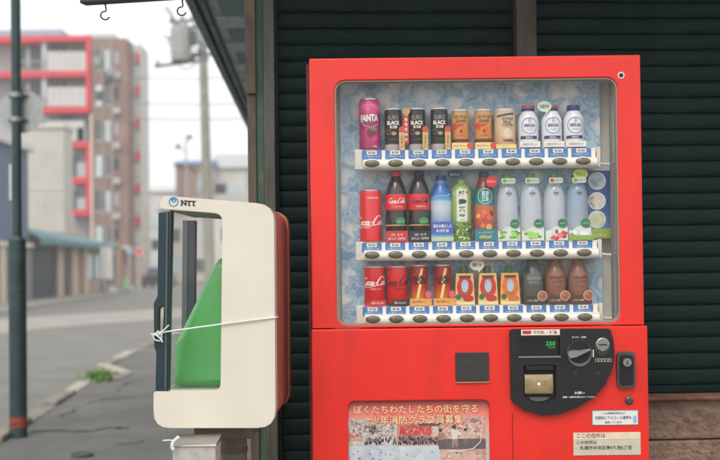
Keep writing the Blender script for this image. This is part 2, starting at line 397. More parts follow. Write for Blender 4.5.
# cracks in the pavement
def crack(pts, w):
    ps = []
    for (a, b) in zip(pts, pts[1:]):
        a, b = G(*a), G(*b)
        ps += [a.lerp(b, k/5)+Vector((random.uniform(-.04,.04), random.uniform(-.04,.04), 0)) for k in range(5)]
    V, F = [], []
    for i, p in enumerate(ps):
        q = w*random.uniform(.4, 1.3)*(.2 if i in (0, len(ps)-1) else 1); V += [(p.x, p.y-q, .004), (p.x, p.y+q, .004)]
        if i: F.append((2*i-2, 2*i-1, 2*i+1, 2*i))
    mk('crack', (V, F), mat((74,73,70), .95), pav)
crack([(28,432),(60,430),(88,432),(112,427),(140,429)], .035); crack([(60,418),(84,404),(104,400),(150,396)], .03); crack([(100,460),(120,445),(150,440)], .012); crack([(110,398),(122,386),(135,380)], .025)
# weeds in the kerb gap
V, F = [], []
for i in range(300):
    c = G(random.gauss(100, 6), random.gauss(378, 2.0)); h = random.uniform(.03, .09); a = random.uniform(0, 6.28); w = .012
    dx, dy = math.cos(a), math.sin(a); n = len(V); lean = random.uniform(.0, .08)
    V += [(c.x-dy*w, c.y+dx*w, 0), (c.x+dy*w, c.y-dx*w, 0), (c.x+dx*lean+dy*w*.7, c.y+dy*lean-dx*w*.7, h*.6), (c.x+dx*lean*1.8, c.y+dy*lean*1.8, h)]
    F += [(n, n+1, n+2), (n, n+2, n+3)]
tag(struct(mk('weeds', (V, F), mat((92,132,50), .8, var=.3, scale=20)), 'stuff'), 'small patch of green weeds growing in the kerb gap', 'weeds')

# ================================================================== SHOP BUILDING (dark green shutters)
BY = R(2.6); bo = P(249, 267, 3.8); bld = thing('shop_building', 'dark green shuttered shop building behind the red vending machine', 'building', (bo.x, bo.y, 0), BY)
bm_inv = (Matrix.Translation((bo.x, bo.y, 0)) @ Matrix.Rotation(BY, 4, 'Z')).inverted()
def LB(px, py, yl=0.0):
    """point of the shop's own frame on its plane y = yl"""
    o = bm_inv @ CAM; d = bm_inv.to_3x3() @ ray(px, py); return o + d*((yl-o.y)/d.y)
x_post0, x_post1 = LB(515, 30).x, LB(535, 30).x
x_c1 = LB(275.5, 250).x; zb = LB(690, 386).z
EZ = 2.62
mk('wall', join([box(.01, 5, .1, .2, 0, 2.75), box(.0, .1, .2, 7.5, 0, 2.75), box(4.9, 5, .2, 7.5, 0, 2.75), box(.1, 4.9, 7.4, 7.5, 0, 2.75)]), mat((40,52,48), .8), bld)
def slat_mesh(w, h):
    prof = [(0,.012),(0,.005),(.04,.001),(.12,-.0015),(.35,-.004),(.62,-.005),(.86,-.003),(.95,.0),(.985,.004),(1.0,.012)]
    V, F = [], []
    for s in (0, 1):
        for t, y in prof: V.append((s*w, y, t*h))
    n = len(prof)
    for i in range(n-1): F.append((i, i+n, i+n+1, i+1))
    V += [(0,.03,0),(w,.03,0),(w,.03,h),(0,.03,h)]; F += [(2*n, 2*n+3, 2*n+2, 2*n+1)]
    return mesh('slat', (V, F), M['slat'], smooth=50)
SP = .0625
for (xa, xb, za, y) in ((x_c1, x_post0+.004, .06, .035), (x_post1-.004, 4.9, zb, .035)):
    sh = mk('shutter', box(xa, xb, y+.026, y+.045, za, 2.6), M['slat'], bld)
    me = slat_mesh(xb-xa, SP); k = 0
    while za+(k+1)*SP < 2.6:
        link('slat', me, sh, (xa, y+random.uniform(-.0015,.0015), za+k*SP), (0, random.uniform(-.0006,.0006), 0)); k += 1
    mk('bottom_bar', box(xa, xb, y-.006, y+.02, za-.028, za-.001), M['slat'], sh, bevel=.003)
# posts: worn board, green strip, grey post
a = [LB(p, 160).x for p in (248, 257, 264.5, 275.5)]
mk('corner_board', box(a[0], a[1]-.001, -.012, .1, 0, 2.6), M['postb'], bld, bevel=.003)
mk('green_strip', box(a[1], a[2]-.001, -.004, .1, 0, 2.6), M['postg'], bld, bevel=.002)
mk('grey_post', box(a[2], a[3], -.022, .1, 0, 2.6), M['postgr'], bld, bevel=.004)
z95 = LB(250, 95).z
mk('upper_board', box(LB(245.5,60).x, LB(256,60).x, -.03, -.013, z95, 2.6), M['postb'], bld, bevel=.004)
mk('shutter_guide', box(a[3]+.001, a[3]+.012, -.006, .09, 0, 2.6), M['slat'], bld)
mk('middle_post', box(x_post0, x_post1, -.03, .1, 0, 2.6), mat_mix((62,57,50), (80,73,64), 8, .4, .62, .75, .3, (1,1,.2), (60,58,52), 40), bld, bevel=.004)
# base wall under the right shutter, built of blocks
fw = mk('base_wall', box(x_post1, 5, .02, .1, 0, zb-.03), M['concrete'], bld)
zt = LB(690, 398).z; z1 = LB(690, 437.5).z
mk('sill', box(x_post1, 5, -.075, .06, zt, zb-.03), M['sill'], bld, bevel=.006)
rows = [(z1+.003, zt-.002), (z1-.165, z1-.003), (z1-.34, z1-.171), (.0, z1-.346)]
for r, (z0, zz) in enumerate(rows):
    x = x_post1+.002-.12*(r % 2)
    while x < 4.95:
        w = 1.3; x0 = max(x, x_post1+.002)
        if x0 < x+w-.02:
            mk('block', box(x0, min(x+w, 4.98), -.05+random.uniform(-.006,.006), .03, z0, zz), M['concrete'], bld, bevel=.006)
        x += w+.006
# eave on the left side and over the front
ev = mk('eave', join([box(-.36, 5.1, -.62, -.02, EZ+.006, EZ+.05), box(-.36, -.0, -.02, 7.7, EZ+.006, EZ+.05)]), M['soffit'], bld)
yo = 1.75
for k in range(9):
    y0 = 1.42+.655*k
    if y0+.4 < 7.6: mk('vent_panel', box(-.255, -.04, y0, y0+.37, EZ-.006, EZ+.0055), M['soffitd'], ev, bevel=.003)
    mk('soffit_batten', box(-.29, -.02, y0+.385, y0+.64, EZ-.010, EZ+.0055), M['soffit'], ev, bevel=.003)
mk('fascia', join([box(-.41, -.361, -.66, 7.75, EZ-.03, EZ+.16), box(-.36, 5.15, -.66, -.621, EZ-.03, EZ+.16)]), M['fascia'], bld, bevel=.006)
mk('fascia_trim', box(-.345, -.315, -.6, 7.7, EZ-.018, EZ+.005), M['fascia'], ev, bevel=.003)
for k in range(14): mk('nail', cyl((-.33, .95+.5*k, EZ-.022), (-.33, .95+.5*k, EZ-.017), .006, 8), M['ink'], ev)
rf = ([(-.42,-.68,EZ+.16),(5.2,-.68,EZ+.16),(5.2,7.8,EZ+.16),(-.42,7.8,EZ+.16),(-.42,3.5,EZ+1.35),(5.2,3.5,EZ+1.35)], [(0,1,5,4),(3,4,5,2),(0,4,3),(1,2,5),(0,3,2,1)])
mk('roof', rf, mat((70,78,80), .7, var=.15, scale=6), bld)
# hook bar: a length of square tube hung under the front eave
A, B = P(82.5, -1, 3.2), P(330, -17, 2.95)
t = (B-A).normalized()
hb = thing('hook_bar', 'dark grey metal bar with hooks at the top edge of the picture', 'bar', A)
ax = Matrix.Rotation(math.atan2(t.y, t.x), 4, 'Z') @ Matrix.Rotation(-math.asin(t.z), 4, 'Y')
L = (B-A).length
o = mk('bar', box(0, L, -.019, .019, -.019, .019), mat((58,70,76), .5, metal=.2, var=.1), hb, bevel=.006); o.rotation_euler = ax.to_euler()
for s in (.3, .95):
    p = t*L*s; mk('hanger', cyl((p.x, p.y, p.z+.018), (p.x, p.y, EZ+.006-A.z), .006, 8), M['dsteel'], hb)
for i, (px, lab) in enumerate(((105.5, 'small metal hook hanging near the free left end of the bar'), (182, 'small metal hook hanging from the bar beside the eave edge'))):
    # where on the bar
    best = min((abs((P(px, 0, 3.2-.25*k/400).x)-(A+t*L*k/400).x), k) for k in range(401))[1]
    p = A+t*L*best/400
    h = thing('hook', lab, 'hook', p, .35 if i == 0 else .1, 'hooks on the bar')
    pts = [(-.002,0,.021),(-.002,.012,.026),(-.002,.022,.016),(0,.0225,-.004),(0,.016,-.02),(0,.002,-.0235),(.0,-.001,-.03),(.002,0,-.038)]
    e = -.052
    pts += [(.001,0,-.044)] + [(.0135*math.cos(q)-.002, 0, e-.006+.0135*math.sin(q)) for q in [R(125+22*j) for j in range(11)]]
    mk('wire', tube(pts, .0024, 8), mat((60,64,72), .4, metal=.6), h, smooth=60)

# ================================================================== VENDING MACHINE
MY = 3.0
ml, mr_ = P(311, 235, MY).x, P(643, 235, MY).x; mt = (P(310, 58, MY).z + P(641, 55.5, MY).z)/2; mc = (ml+mr_)/2
vm = thing('vending_machine', 'red drinks vending machine with three display rows and a black coin panel', 'vending machine', (mc, MY, 0))
def V2(px, py, dy=0.0):
    p = P(px, py, MY+dy); return (p.x-mc, p.z)
def VX(px, dy=0.0): return V2(px, 235, dy)[0]
def VZ(py, dy=0.0, px=476): return V2(px, py, dy)[1]
S = MY/FPX
xl, xr = ml-mc, mr_-mc
zs = VZ(327)                                # joint between upper and lower door
wx0, wx1 = VX(336), VX(619.5); wz0, wz1 = VZ(324), VZ(79)
DB = .15
dx0, dx1, dz0, dz1 = wx0-.012, wx1+.012, wz0-.012, wz1+.012
cav = [(dx0-.006,dz0-.006),(dx1+.006,dz0-.006),(dx1+.006,dz1+.006),(dx0-.006,dz1+.006)]
mk('cabinet', join([box(xl-.012, xr-.004, DB+.012, .72, .06, mt-.006), plate([(xl-.012,.06),(xr-.004,.06),(xr-.004,mt-.006),(xl-.012,mt-.006)], [cav], .062, DB+.0115)]), M['cab'], vm)
mk('gasket', plate([(xl-.006,.07),(xr-.006,.07),(xr-.006,mt-.008),(xl-.006,mt-.008)], [cav], .046, .0615), M['gasket'], vm)
# upper door with the window opening
inner = rrect(wx0, wx1, wz0, wz1, .036, 6)
ud = mk('upper_door', ring_plate(((xl,zs+.0015),(xr,mt)), inner, 0, .045), M['red'], vm, bevel=.006, seg=3)
mk('window_seal', plate(rrect(wx0+.0002, wx1-.0002, wz0+.0002, wz1-.0002, .036, 6), [rrect(wx0+.004, wx1-.004, wz0+.004, wz1-.004, .033, 6)], .004, .03), mat((150,140,128), .6), vm)
mk('window_glass', flat(rrect(wx0+.003, wx1-.003, wz0+.003, wz1-.003, .034, 6), .012), M['glass'], vm)
# display box
mk('display_box', join([box(dx0-.004, dx0, .0455, DB, dz0, dz1), box(dx1, dx1+.004, .0455, DB, dz0, dz1), box(dx0-.004, dx1+.004, .0455, DB, dz1, dz1+.004),
    box(dx0-.004, dx1+.004, .0455, DB, dz0-.004, dz0), box(dx0-.004, dx1+.004, DB, DB+.004, dz0-.004, dz1+.004)]), M['wall_in'], vm)
ib = DB-.02
mk('backdrop', box(V2(341,200,ib)[0], V2(601,200,ib)[0], ib, ib+.003, V2(470,322,ib)[1], V2(470,82,ib)[1]), M['ice'], vm)
mk('side_frame', box(V2(611,200,.05)[0], V2(613,200,.05)[0], .046, .06, dz0+.001, dz1-.001), mat((120,118,112), .6), vm)
# hole with a white ring at the top right corner
hx, hz = V2(621, 75.5); mk('lock_ring', plate(ellipse(hx, hz, .0105, .0105), [ellipse(hx, hz, .0065, .0065)], -.002, .0005), M['offw'], vm)
mk('lock_hole', flat(ellipse(hx, hz, .0066, .0066), -.0006), M['gasket'], vm)
# lower door
px0, px1, pz1 = VX(346), VX(487), VZ(400); pz0 = VZ(505)
lower_hole = rrect(px0, px1, pz0, pz1, .022, 5)
ld = mk('lower_door', ring_plate(((xl-.002,.1),(xr+.008,zs-.0015)), lower_hole, -.006, .045), M['red'], vm, bevel=.005, seg=3)
mk('dispenser_flap', box(xl+.17, xr-.31, -.02, -.0065, .16, .39), M['black'], vm, bevel=.004)
mk('kick_plate', box(xl+.02, xr-.02, .03, .7, .004, .0595), M['gasket'], vm)
mk('door_seam', box(VX(509.6)-.0012, VX(509.6)+.0012, -.0068, -.0055, .12, VZ(413)), M['cab'], vm)
sx0, sx1, sz0, sz1 = VX(453.5), VX(487), VZ(381), VZ(352)
mk('return_plate', plate([(sx0,sz0),(sx1,sz0),(sx1,sz1),(sx0,sz1)], [], -.0105, -.0055), mat((52,50,48), .55, var=.15, scale=50), vm, bevel=.002)
mk('return_trim', box(sx0, sx1, -.012, -.0058, sz0-.004, sz0-.0005), mat((190,120,104), .5), vm)

# poster behind the lower opening
pf = .012
po = mk('poster', plate(rrect(px0-.004, px1+.004, pz0-.004, pz1+.004, .02), [], pf, pf+.004),
        mat_ramp([(0,(200,196,190)),(.62,(206,204,200)),(.75,(240,176,156)),(.88,(236,130,112)),(.96,(206,80,70)),(1,(120,40,40))], 1, .5, noise=.02), vm)  # top stops paint the shade of the recess into the print
# its own height ramp: from the lower edge to the top
rn = po.data.materials[0].node_tree.nodes
for q in rn:
    if q.type == 'MATH' and abs(q.inputs[1].default_value-1) < 1e-6: q.inputs[1].default_value = 1/(pz1-pz0)
mp_ = rn.new('ShaderNodeMapping'); mp_.inputs['Location'].default_value = (0,0,-pz0)
tcn = [q for q in rn if q.type == 'TEX_COORD'][0]; sxn = [q for q in rn if q.type == 'SEPXYZ'][0]
po.data.materials[0].node_tree.links.new(tcn.outputs['Object'], mp_.inputs['Vector']); po.data.materials[0].node_tree.links.new(mp_.outputs[0], sxn.inputs[0])
def pr_quad(name, x0, x1, y0, y1, m, dy, par=po):
    a, b = V2(x0, y1), V2(x1, y0); return mk(name, ([(a[0],pf-dy,a[1]),(b[0],pf-dy,a[1]),(b[0],pf-dy,b[1]),(a[0],pf-dy,b[1])], [(0,1,2,3)]), m, par)
def photo_mat(a, b, c, s): return mat_mix(a, b, s*.5, .3, .7, .5, 0, (1,1,1), c, s*1.2)
pr_quad('street_picture', 347.5, 397, 419, 446, photo_mat((196,186,176), (222,214,206), (140,120,112), 60), .0008)
pr_quad('snow_picture', 347.5, 440, 446, 462, photo_mat((186,196,206), (214,218,220), (160,172,184), 40), .0010)
pr_quad('engine_picture', 397, 439, 424, 446, photo_mat((196,110,96), (220,168,150), (120,70,66), 50), .0011)
pr_quad('hose_picture', 439, 486, 417, 462, photo_mat((206,150,132), (224,196,180), (120,104,96), 50), .0009)
pr_quad('dark_truck', 439, 486, 439, 450, photo_mat((84,74,72), (112,98,94), (64,58,58), 70), .0013)
pr_quad('lower_picture', 347.5, 486, 462, 500, photo_mat((150,150,156), (196,192,188), (90,92,104), 40), .0012)
pr_quad('engine_body', 400, 432, 426, 436, photo_mat((206,52,44), (226,84,70), (170,40,36), 60), .0014)
pr_quad('engine_cab', 432, 438.5, 427, 437, mat((214,200,190), .5), .0015)
pr_quad('engine_ladder', 418, 440, 423.5, 426.5, mat((70,72,78), .5), .0016)
pr_quad('shop_front', 347.5, 362, 432, 442, photo_mat((200,70,60), (220,190,180), (90,60,60), 90), .0014)
pr_quad('tree_clump', 369, 376, 426, 433, photo_mat((50,56,44), (90,92,76), (40,44,36), 120), .0014)
for nm, x0, x1, y0, y1, n_, pal, sz in (('town_print', 348, 396, 421, 437, 90, ((150,144,138),(234,228,222),(176,158,148),(206,130,118),(126,134,122),(104,100,100)), 4.0), ('engine_print', 398, 438, 426, 438, 70, ((226,170,156),(200,64,58),(150,80,74),(236,150,130),(110,80,84)), 3.4),
        ('hose_print', 440, 486, 419, 438, 60, ((240,220,208),(226,170,150),(150,120,110),(206,110,92),(236,200,184)), 5.0), ('lower_print', 348, 486, 452, 499, 140, ((170,176,186),(206,208,210),(110,112,124),(226,226,226),(150,140,136)), 5.0)):
    for ci, c_ in enumerate(pal):
        vfs = []
        for k in range(2*n_//len(pal)):
            a = V2(random.uniform(x0+sz/2, x1-sz/2), random.uniform(y0, y1)); w, h = random.uniform(.08,.3)*sz*S, random.uniform(.08,.3)*sz*S*.8; y = pf-.00165-.00002*ci-.000002*k
            vfs.append(([(a[0]-w,y,a[1]-h),(a[0]+w,y,a[1]-h*.9),(a[0]+w*.9,y,a[1]+h),(a[0]-w,y,a[1]+h*.8)], [(0,1,2,3)]))
        struct(mk(nm, join(vfs), mat(c_, .55), po), 'stuff')
crowd = [[], [], []]
for i in range(150):
    x = random.choice([random.uniform(399,439), random.uniform(399,439), random.uniform(364,396)]); y = random.uniform(437,443)
    a = V2(x, y); w, h = .0022, .008
    crowd[random.choice((0,0,1))].append(([(a[0]-w,pf-.0018,a[1]-h),(a[0]+w,pf-.0018,a[1]-h),(a[0]+w*.8,pf-.0018,a[1]),(a[0]-w*.8,pf-.0018,a[1])], [(0,1,2,3)]))
    crowd[2].append(flat(ellipse(a[0], a[1]+.0018, .0019, .0022, 8), pf-.0019))
for vfs, c, nm in zip(crowd, ((58,62,84), (104,110,132), (170,132,118)), ('crowd_dark', 'crowd_blue', 'crowd_faces')):
    struct(mk(nm, join(vfs), mat(c, .6), po), 'stuff')
def figure(px, py, s, c, c2):
    a = V2(px, py); pt = lambda f: [(a[0]+x*s, a[1]+z*s) for x, z in f]
    mk('child_picture', flat(round_poly(pt([(-.007,.001),(-.013,-.008),(-.010,-.016),(-.009,-.032),(.008,-.032),(.009,-.016),(.019,-.020),(.021,-.015),(.012,-.004),(.005,.001)]), .0025*s, 3), pf-.0020), mat(c, .6), po)
    mk('legs_picture', flat(round_poly(pt([(-.009,-.030),(-.010,-.056),(-.003,-.056),(-.0005,-.038),(.003,-.055),(.010,-.054),(.008,-.030)]), .0015*s, 2), pf-.0021), mat(c2, .6), po)
    mk('face_picture', flat(ellipse(a[0]+.002*s, a[1]+.005*s, .0062*s, .0075*s, 14), pf-.0022), mat((206,160,138), .6), po)
    mk('hair_picture', flat(ellipse(a[0]-.0012*s, a[1]+.0085*s, .0072*s, .0068*s, 14), pf-.0023), mat((60,46,44), .6), po)
figure(455, 430, .95, (224,212,206), (150,130,128)); figure(441, 433, .75, (170,120,112), (96,84,90)); figure(373, 435, .45, (190,196,206), (110,110,120)); figure(466, 432, .7, (214,176,160), (120,104,104))
mk('helmet_picture', flat(ellipse(*V2(474,421), .011, .007), pf-.002), mat((150,118,106), .6), po)
hose = [V2(478, 424), V2(482, 432), V2(481, 442), V2(474, 449), V2(462, 452), V2(449, 452)]
mk('hose_line', tube([(x, pf-.002, z) for x, z in hose], .0016, 6), mat((220,214,206), .6), po)
for body, px, py, w, h in (('ぼくたちわたしたちの街を守る', 416, 409.5, 124, 8.2), ('少年消防クラブ員募集', 417, 420, 92, 9)):
    a = V2(px, py)
    halo = fit(text(body, bold=.07), w*S*1.016, h*S*1.2); mk('lettering_outline', move(halo, a[0], pf-.0026, a[1]), mat((232,92,52), .6), po)
    mk('lettering', move(fit(text(body, bold=.003), w*S, h*S), a[0], pf-.0032, a[1]), mat((248,226,176), .6), po)
mk('poster_pane', flat(rrect(px0-.002, px1+.002, pz0-.002, pz1+.002, .021), .002), M['clear'], vm)

# black coin panel
def VC(pts): return [V2(500+x/4.6, 320+y/4.6) for x, y in pts]
cp_o = round_poly(VC([(40,40),(499,38),(513,90),(518,150),(508,222),(476,292),(424,352),(350,398),(262,430),(186,434),(110,412),(46,366)]), [.012,.012]+[.03]*9+[.02], 3)
scr = VC([(82,78),(268,76),(268,160),(82,162)]); scoin = VC([(102,205),(250,203),(250,345),(236,362),(180,374),(124,364),(102,345)])
cpn = mk('coin_panel', plate(cp_o, [scr[::-1], scoin[::-1]], -.024, -.0065), M['black'], vm, bevel=.004, seg=3)
mk('price_screen', box(scr[0][0]-.002, scr[1][0]+.002, -.012, -.0066, scr[3][1]-.002, scr[0][1]+.002), mat((20,22,22), .15, coat=.5), cpn)
a = VC([(229, 106)])[0]; mk('digits', move(fit(text('250', bold=.02, spacing=1.1), .028, .0125), a[0], -.0124, a[1]), mat((60,190,80), .5, emit=.22), cpn)
a = VC([(234, 124)])[0]; mk('digits_small', move(fit(text('888', bold=.0), .02, .006), a[0], -.0124, a[1]), mat((90,140,60), .5, emit=.15), cpn)
mk('screen_lip', box(scr[3][0]-.002, scr[2][0]+.002, -.029, -.0245, scr[3][1]-.006, scr[3][1]-.001), mat((120,118,112), .4), cpn, bevel=.001)
# note slot
cr = VC([(108,245),(238,340)]); mk('slot_back', box(scoin[0][0]-.003, scoin[1][0]+.003, -.0085, -.0066, scoin[4][1]-.004, scoin[0][1]+.003), M['gasket'], cpn)
nr = mk('note_roller', tube([(cr[0][0], -.014, (cr[0][1]+cr[1][1])/2), (cr[1][0], -.014, (cr[0][1]+cr[1][1])/2)], .0295, 28), mat((158,138,100), .35, var=.2, scale=60, coat=.2), cpn, smooth=40); nr.scale = (1,.28,1)
nr.location = (0, -.0105, 0)
mk('slot_lamp', flat(ellipse((cr[0][0]+cr[1][0])/2, (cr[0][1]+cr[1][1])/2+.002, .004, .0045, 12), -.0228), mat((246,228,176), .4, emit=.35), cpn)
mk('slot_hood', box(scoin[0][0]+.006, scoin[1][0]-.006, -.023, -.012, scoin[0][1]-.016, scoin[0][1]-.002), mat((14,16,16), .5), cpn, bevel=.002)
cup = VC([(128,352),(216,352)]); cx = (cup[0][0]+cup[1][0])/2
mk('slot_lip', plate([(cx+.029*math.cos(q), cup[0][1]+.001-.012*math.sin(q)) for q in [math.pi*k/14 for k in range(15)]], [], -.027, -.0245), mat((84,84,82), .45), cpn)
# knob
kx, kz = VC([(356,150)])[0]
mk('knob_recess', plate(ellipse(kx, kz, .037, .039, 36), [], -.026, -.0245), mat((16,18,18), .5), cpn, bevel=.001)
mk('knob_collar', plate(ellipse(kx, kz, .0365, .0385, 36), [ellipse(kx, kz+.004, .034, .034, 36)], -.0285, -.0262), mat((104,102,98), .4), cpn)
lv = round_poly([(kx-.036,kz-.004),(kx-.03,kz-.013),(kx-.012,kz-.009),(kx+.031,kz+.011),(kx+.033,kz+.015),(kx+.0,kz+.009),(kx-.022,kz+.011),(kx-.034,kz+.006)], .004, 3)
mk('knob_lever', plate(lv, [], -.044, -.0265), mat((132,130,124), .38, var=.1), cpn, bevel=.003)
# lock
lx, lz = VC([(461,110)])[0]
o = mk('panel_lock', tube([(lx,-.0245,lz),(lx,-.031,lz),(lx,-.033,lz)], [.0215,.0205,.018], 28), M['steel'], cpn, smooth=30)
mk('key_slot', box(lx-.012, lx+.012, -.0345, -.0325, lz-.0012, lz+.0022), M['gasket'], o)
mk('lock_rim', plate(ellipse(lx, lz-.004, .023, .026, 30), [], -.0252, -.0243), mat((70,68,64), .4), cpn)
def cprint(body, x, y, w, h=None, m='inkw', bold=.01, y0=-.0246):
    a = VC([(x, y)])[0]; return mk('lettering', move(fit(text(body, bold=bold), w/4.6*S, h/4.6*S if h else None), a[0], y0, a[1]), M[m], cpn)
cprint('おつり・返却', 355, 76, 64, 9); cprint('お願い', 358, 330, 46, 12); cprint('硬貨・紙幣を確かめてください', 355, 349, 148, 9)
for q in range(5):
    a = VC([(436+q*15, 181)])[0]; mk('indicator_box', plate(rrect(a[0]-.0042, a[0]+.0042, a[1]-.0045, a[1]+.0045, .001, 2), [rrect(a[0]-.0034, a[0]+.0034, a[1]-.0036, a[1]+.0036, .0008, 2)], -.0252, -.0243), M['offw'], cpn)
for x in (338, 440):
    a = VC([(x, 240)])[0]; mk('indicator_mark', box(a[0]-.006, a[0]+.006, -.0248, -.0243, a[1]-.005, a[1]+.005), mat((44,46,46), .4), cpn)
a = VC([(420,150)])[0]; mk('coin_slot', box(a[0]-.0018, a[0]+.0018, -.0262, -.0243, a[1]-.011, a[1]+.011), M['offw'], cpn)
a0, a1 = VC([(91,68),(267,40)]); st = mk('panel_sticker', box(a0[0], a1[0], -.0256, -.0244, a0[1], a1[1]), M['paper'], cpn)
mk('sticker_mark', flat(rrect(a0[0]+.004, a0[0]+.030, a0[1]+.004, a1[1]-.003, .003), -.0262), M['inkred'], cpn)
mk('sticker_lettering', move(fit(text('千円札・硬貨', bold=.02), .072, .011), (a0[0]+a1[0])/2+.014, -.0262, (a0[1]+a1[1])/2), M['inkred'], cpn)
# door lock with handle plate, bolt
lk0, lk1 = V2(615.8, 387.4), V2(633.4, 350.8)
lk = mk('door_lock', plate(rrect(lk0[0], lk1[0], lk0[1], lk1[1], .018), [], -.02, -.0065), M['dsteel'], vm, bevel=.004)
mk('lock_face', plate(rrect(lk0[0]+.007, lk1[0]-.007, lk0[1]+.008, lk1[1]-.01, .013), [], -.0225, -.0195), mat((58,58,58), .3, metal=.8), lk, bevel=.002)
kx2, kz2 = V2(624.8, 361.5); mk('lock_barrel', cyl((kx2,-.0225,kz2), (kx2,-.03,kz2), .0125), M['steel'], lk, smooth=30)
mk('key_slot', box(kx2-.0015, kx2+.0015, -.0312, -.029, kz2-.006, kz2+.006), M['gasket'], lk)
bx, bz = V2(628.3, 400); mk('bolt', tube([(bx,-.0065,bz),(bx,-.012,bz),(bx,-.014,bz)], [.0125,.0115,.008], 18), M['dsteel'], vm, smooth=30)
# stickers
a0, a1 = V2(591.5, 425), V2(637.6, 409.5)
s1 = mk('sticker', box(a0[0], a1[0], -.0075, -.0062, a0[1], a1[1]), mat((110,130,170), .5), vm); s1['label'] = 'small white sticker with blue lettering'
mk('sticker_face', box(a0[0]+.002, a1[0]-.002, -.0081, -.0074, a0[1]+.002, a1[1]-.002), M['paper'], s1)
cx, cz = (a0[0]+a1[0])/2-.006, (a0[1]+a1[1])/2
for body, dz, w, h, c in (('この自動販売機は', .0135, .07, .0068, 'inkblue'), ('定期的にアルコール清掃を', .0, .108, .0105, 'inkblue'), ('実施しています', -.0135, .05, .0066, 'ink')):
    mk('lettering', move(fit(text(body, bold=.015), w, h), cx, -.0086, cz+dz), M[c], s1)
mk('bottle_print', flat(rrect(a1[0]-.016, a1[0]-.006, a0[1]+.006, a0[1]+.028, .003), -.0086), mat((150,176,206), .5), s1)
a0, a1 = V2(573, 455), V2(639.8, 431.5); zc = VZ(438.7, px=606)
s2 = mk('address_plate', box(a0[0], a1[0], -.0078, -.0062, a0[1], a1[1]), M['paper2'], vm, bevel=.0006); s2['label'] = 'beige address plate with black lettering'
mk('plate_header', box(a0[0]+.0004, a1[0]-.0004, -.0084, -.0077, zc, a1[1]-.0004), mat((224,206,178), .6), s2)
for body, px, py, w, h in (('ここの住所は', 590.5, 435, 28, 4.6), ('この住所は', 586, 441.7, 20, 3.2), ('札幌市中央区南9条西6丁目', 605, 447, 51, 3.9)):
    a = V2(px, py); mk('lettering', move(fit(text(body, bold=.006), w*S, h*S), a[0], -.0089, a[1]), M['ink'], s2)

# trays with push buttons and price cards
ROWS = [(163, 150.2), (254, 241.4), (318, 304.6)]       # button line, standing line (pixels of the photograph at the machine's centre)
BX = [372+23.45*i for i in range(10)]
DY = .085                                             # depth of the drinks behind the door face
tray_z = []
btn_me = None
for ri, (yb, ys) in enumerate(ROWS):
    zb_ = V2(476, yb, .04)[1]; zt_ = V2(476, ys, DY)[1]; tray_z.append(zt_)
    x0, x1 = V2(361,200,.05)[0], V2(600.5,200,.05)[0]
    tr = mk('tray', join([box(x0, x1, .058, DB-.022, zt_-.012, zt_-.0005)]), M['white'], vm, bevel=.002)
    # rail: rounded bar
    xr0, xr1 = V2(364.5,200,.04)[0], V2(597,200,.04)[0]
    prof = []
    for k in range(13):
        q = math.pi*(k/12-.5); prof.append((.052-.026*math.cos(q)**.7 if math.cos(q) > 0 else .052, zb_-.0015+.0165*math.sin(q)))
    n = len(prof)
    Vv = [(x, y, z) for x in (xr0-.004, xr0, xr1, xr1+.004) for y, z in [((p[0]*.6+.052*.4) if x in (xr0-.004, xr1+.004) else p[0], p[1]) for p in prof]]
    Ff = [(s*n+i, (s+1)*n+i, (s+1)*n+i+1, s*n+i+1) for s in range(3) for i in range(n-1)] + [tuple(range(n)), tuple(range(3*n, 4*n))] + [(s*n, (s+1)*n, (s+1)*n+n-1, s*n+n-1) for s in range(3)]
    mk('rail', (Vv, Ff), M['white'], tr, smooth=50)
    for s, (q0, q1) in enumerate(((355,364),(597.5,601.5))):
        e0, e1 = V2(q0,200,.05)[0], V2(q1,200,.05)[0]; mk('end_block', box(e0, e1, .05, .075, zb_-.016, zt_+.002), M['offw'], tr, bevel=.003)
    # wire from the tray's end to the side wall
    e1 = V2(601,200,.05)[0]; mk('wire', tube([(e1,.06,zb_-.004),(e1+.025,.06,zb_-.007),(e1+.045,.06,zb_-.004),(dx1,.06,zb_+.002)], .0042, 8), M['offw'], tr, smooth=60)
    # card rail behind the buttons, cards and tags
    mk('card_rail', box(xr0, xr1, .049, .058, zb_+.0125, zt_-.001), M['white'], tr)
    for i, bxp in enumerate(BX):
        x = V2(bxp+(i*.12 if ri else 0)+(.8 if ri == 2 else 0), yb, .026)[0]
        cx0 = x
        c0, c1 = zb_+.0175, zt_-.0015
        mk('price_card', box(cx0-.030, cx0+.030, .0475, .0488, zb_+.011, c1), M['blue'], tr)
        mk('price_tag', box(cx0-.0155, cx0+.0155, .0462, .0474, c1-.0135, c1-.0015), M['paper'], tr)
        pt = text(random.choice(['¥130','¥140','¥160','¥120']), bold=.02); mk('price', move(fit(pt, .021, .0068), cx0, .0457, c1-.0075), M['ink'], tr)
        mk('card_lettering', move(fit(text('つめた〜い', bold=.01), .046, .0075), cx0, .0470, c1-.0185), mat((196,214,232), .6), tr)
        if btn_me is None:
            bv, bf, _ = lathe([(.0225,0),(.0225,.004),(.0205,.0075),(.015,.0095),(.006,.0102)], 28)
            bv = [(v[0], -v[2], v[1]*.52) for v in bv]; btn_me = mesh('button', (bv, bf), M['button'], smooth=45)
            rv, rf2, _ = lathe([(.0265,0),(.0262,.003),(.0228,.0042)], 28); rim_me = mesh('button_rim', ([(v[0], -v[2], v[1]*.56) for v in rv], rf2), M['white'], smooth=45)
        link('button', btn_me, tr, (x, .0275, zb_)); link('button_rim', rim_me, tr, (x, .0285, zb_))

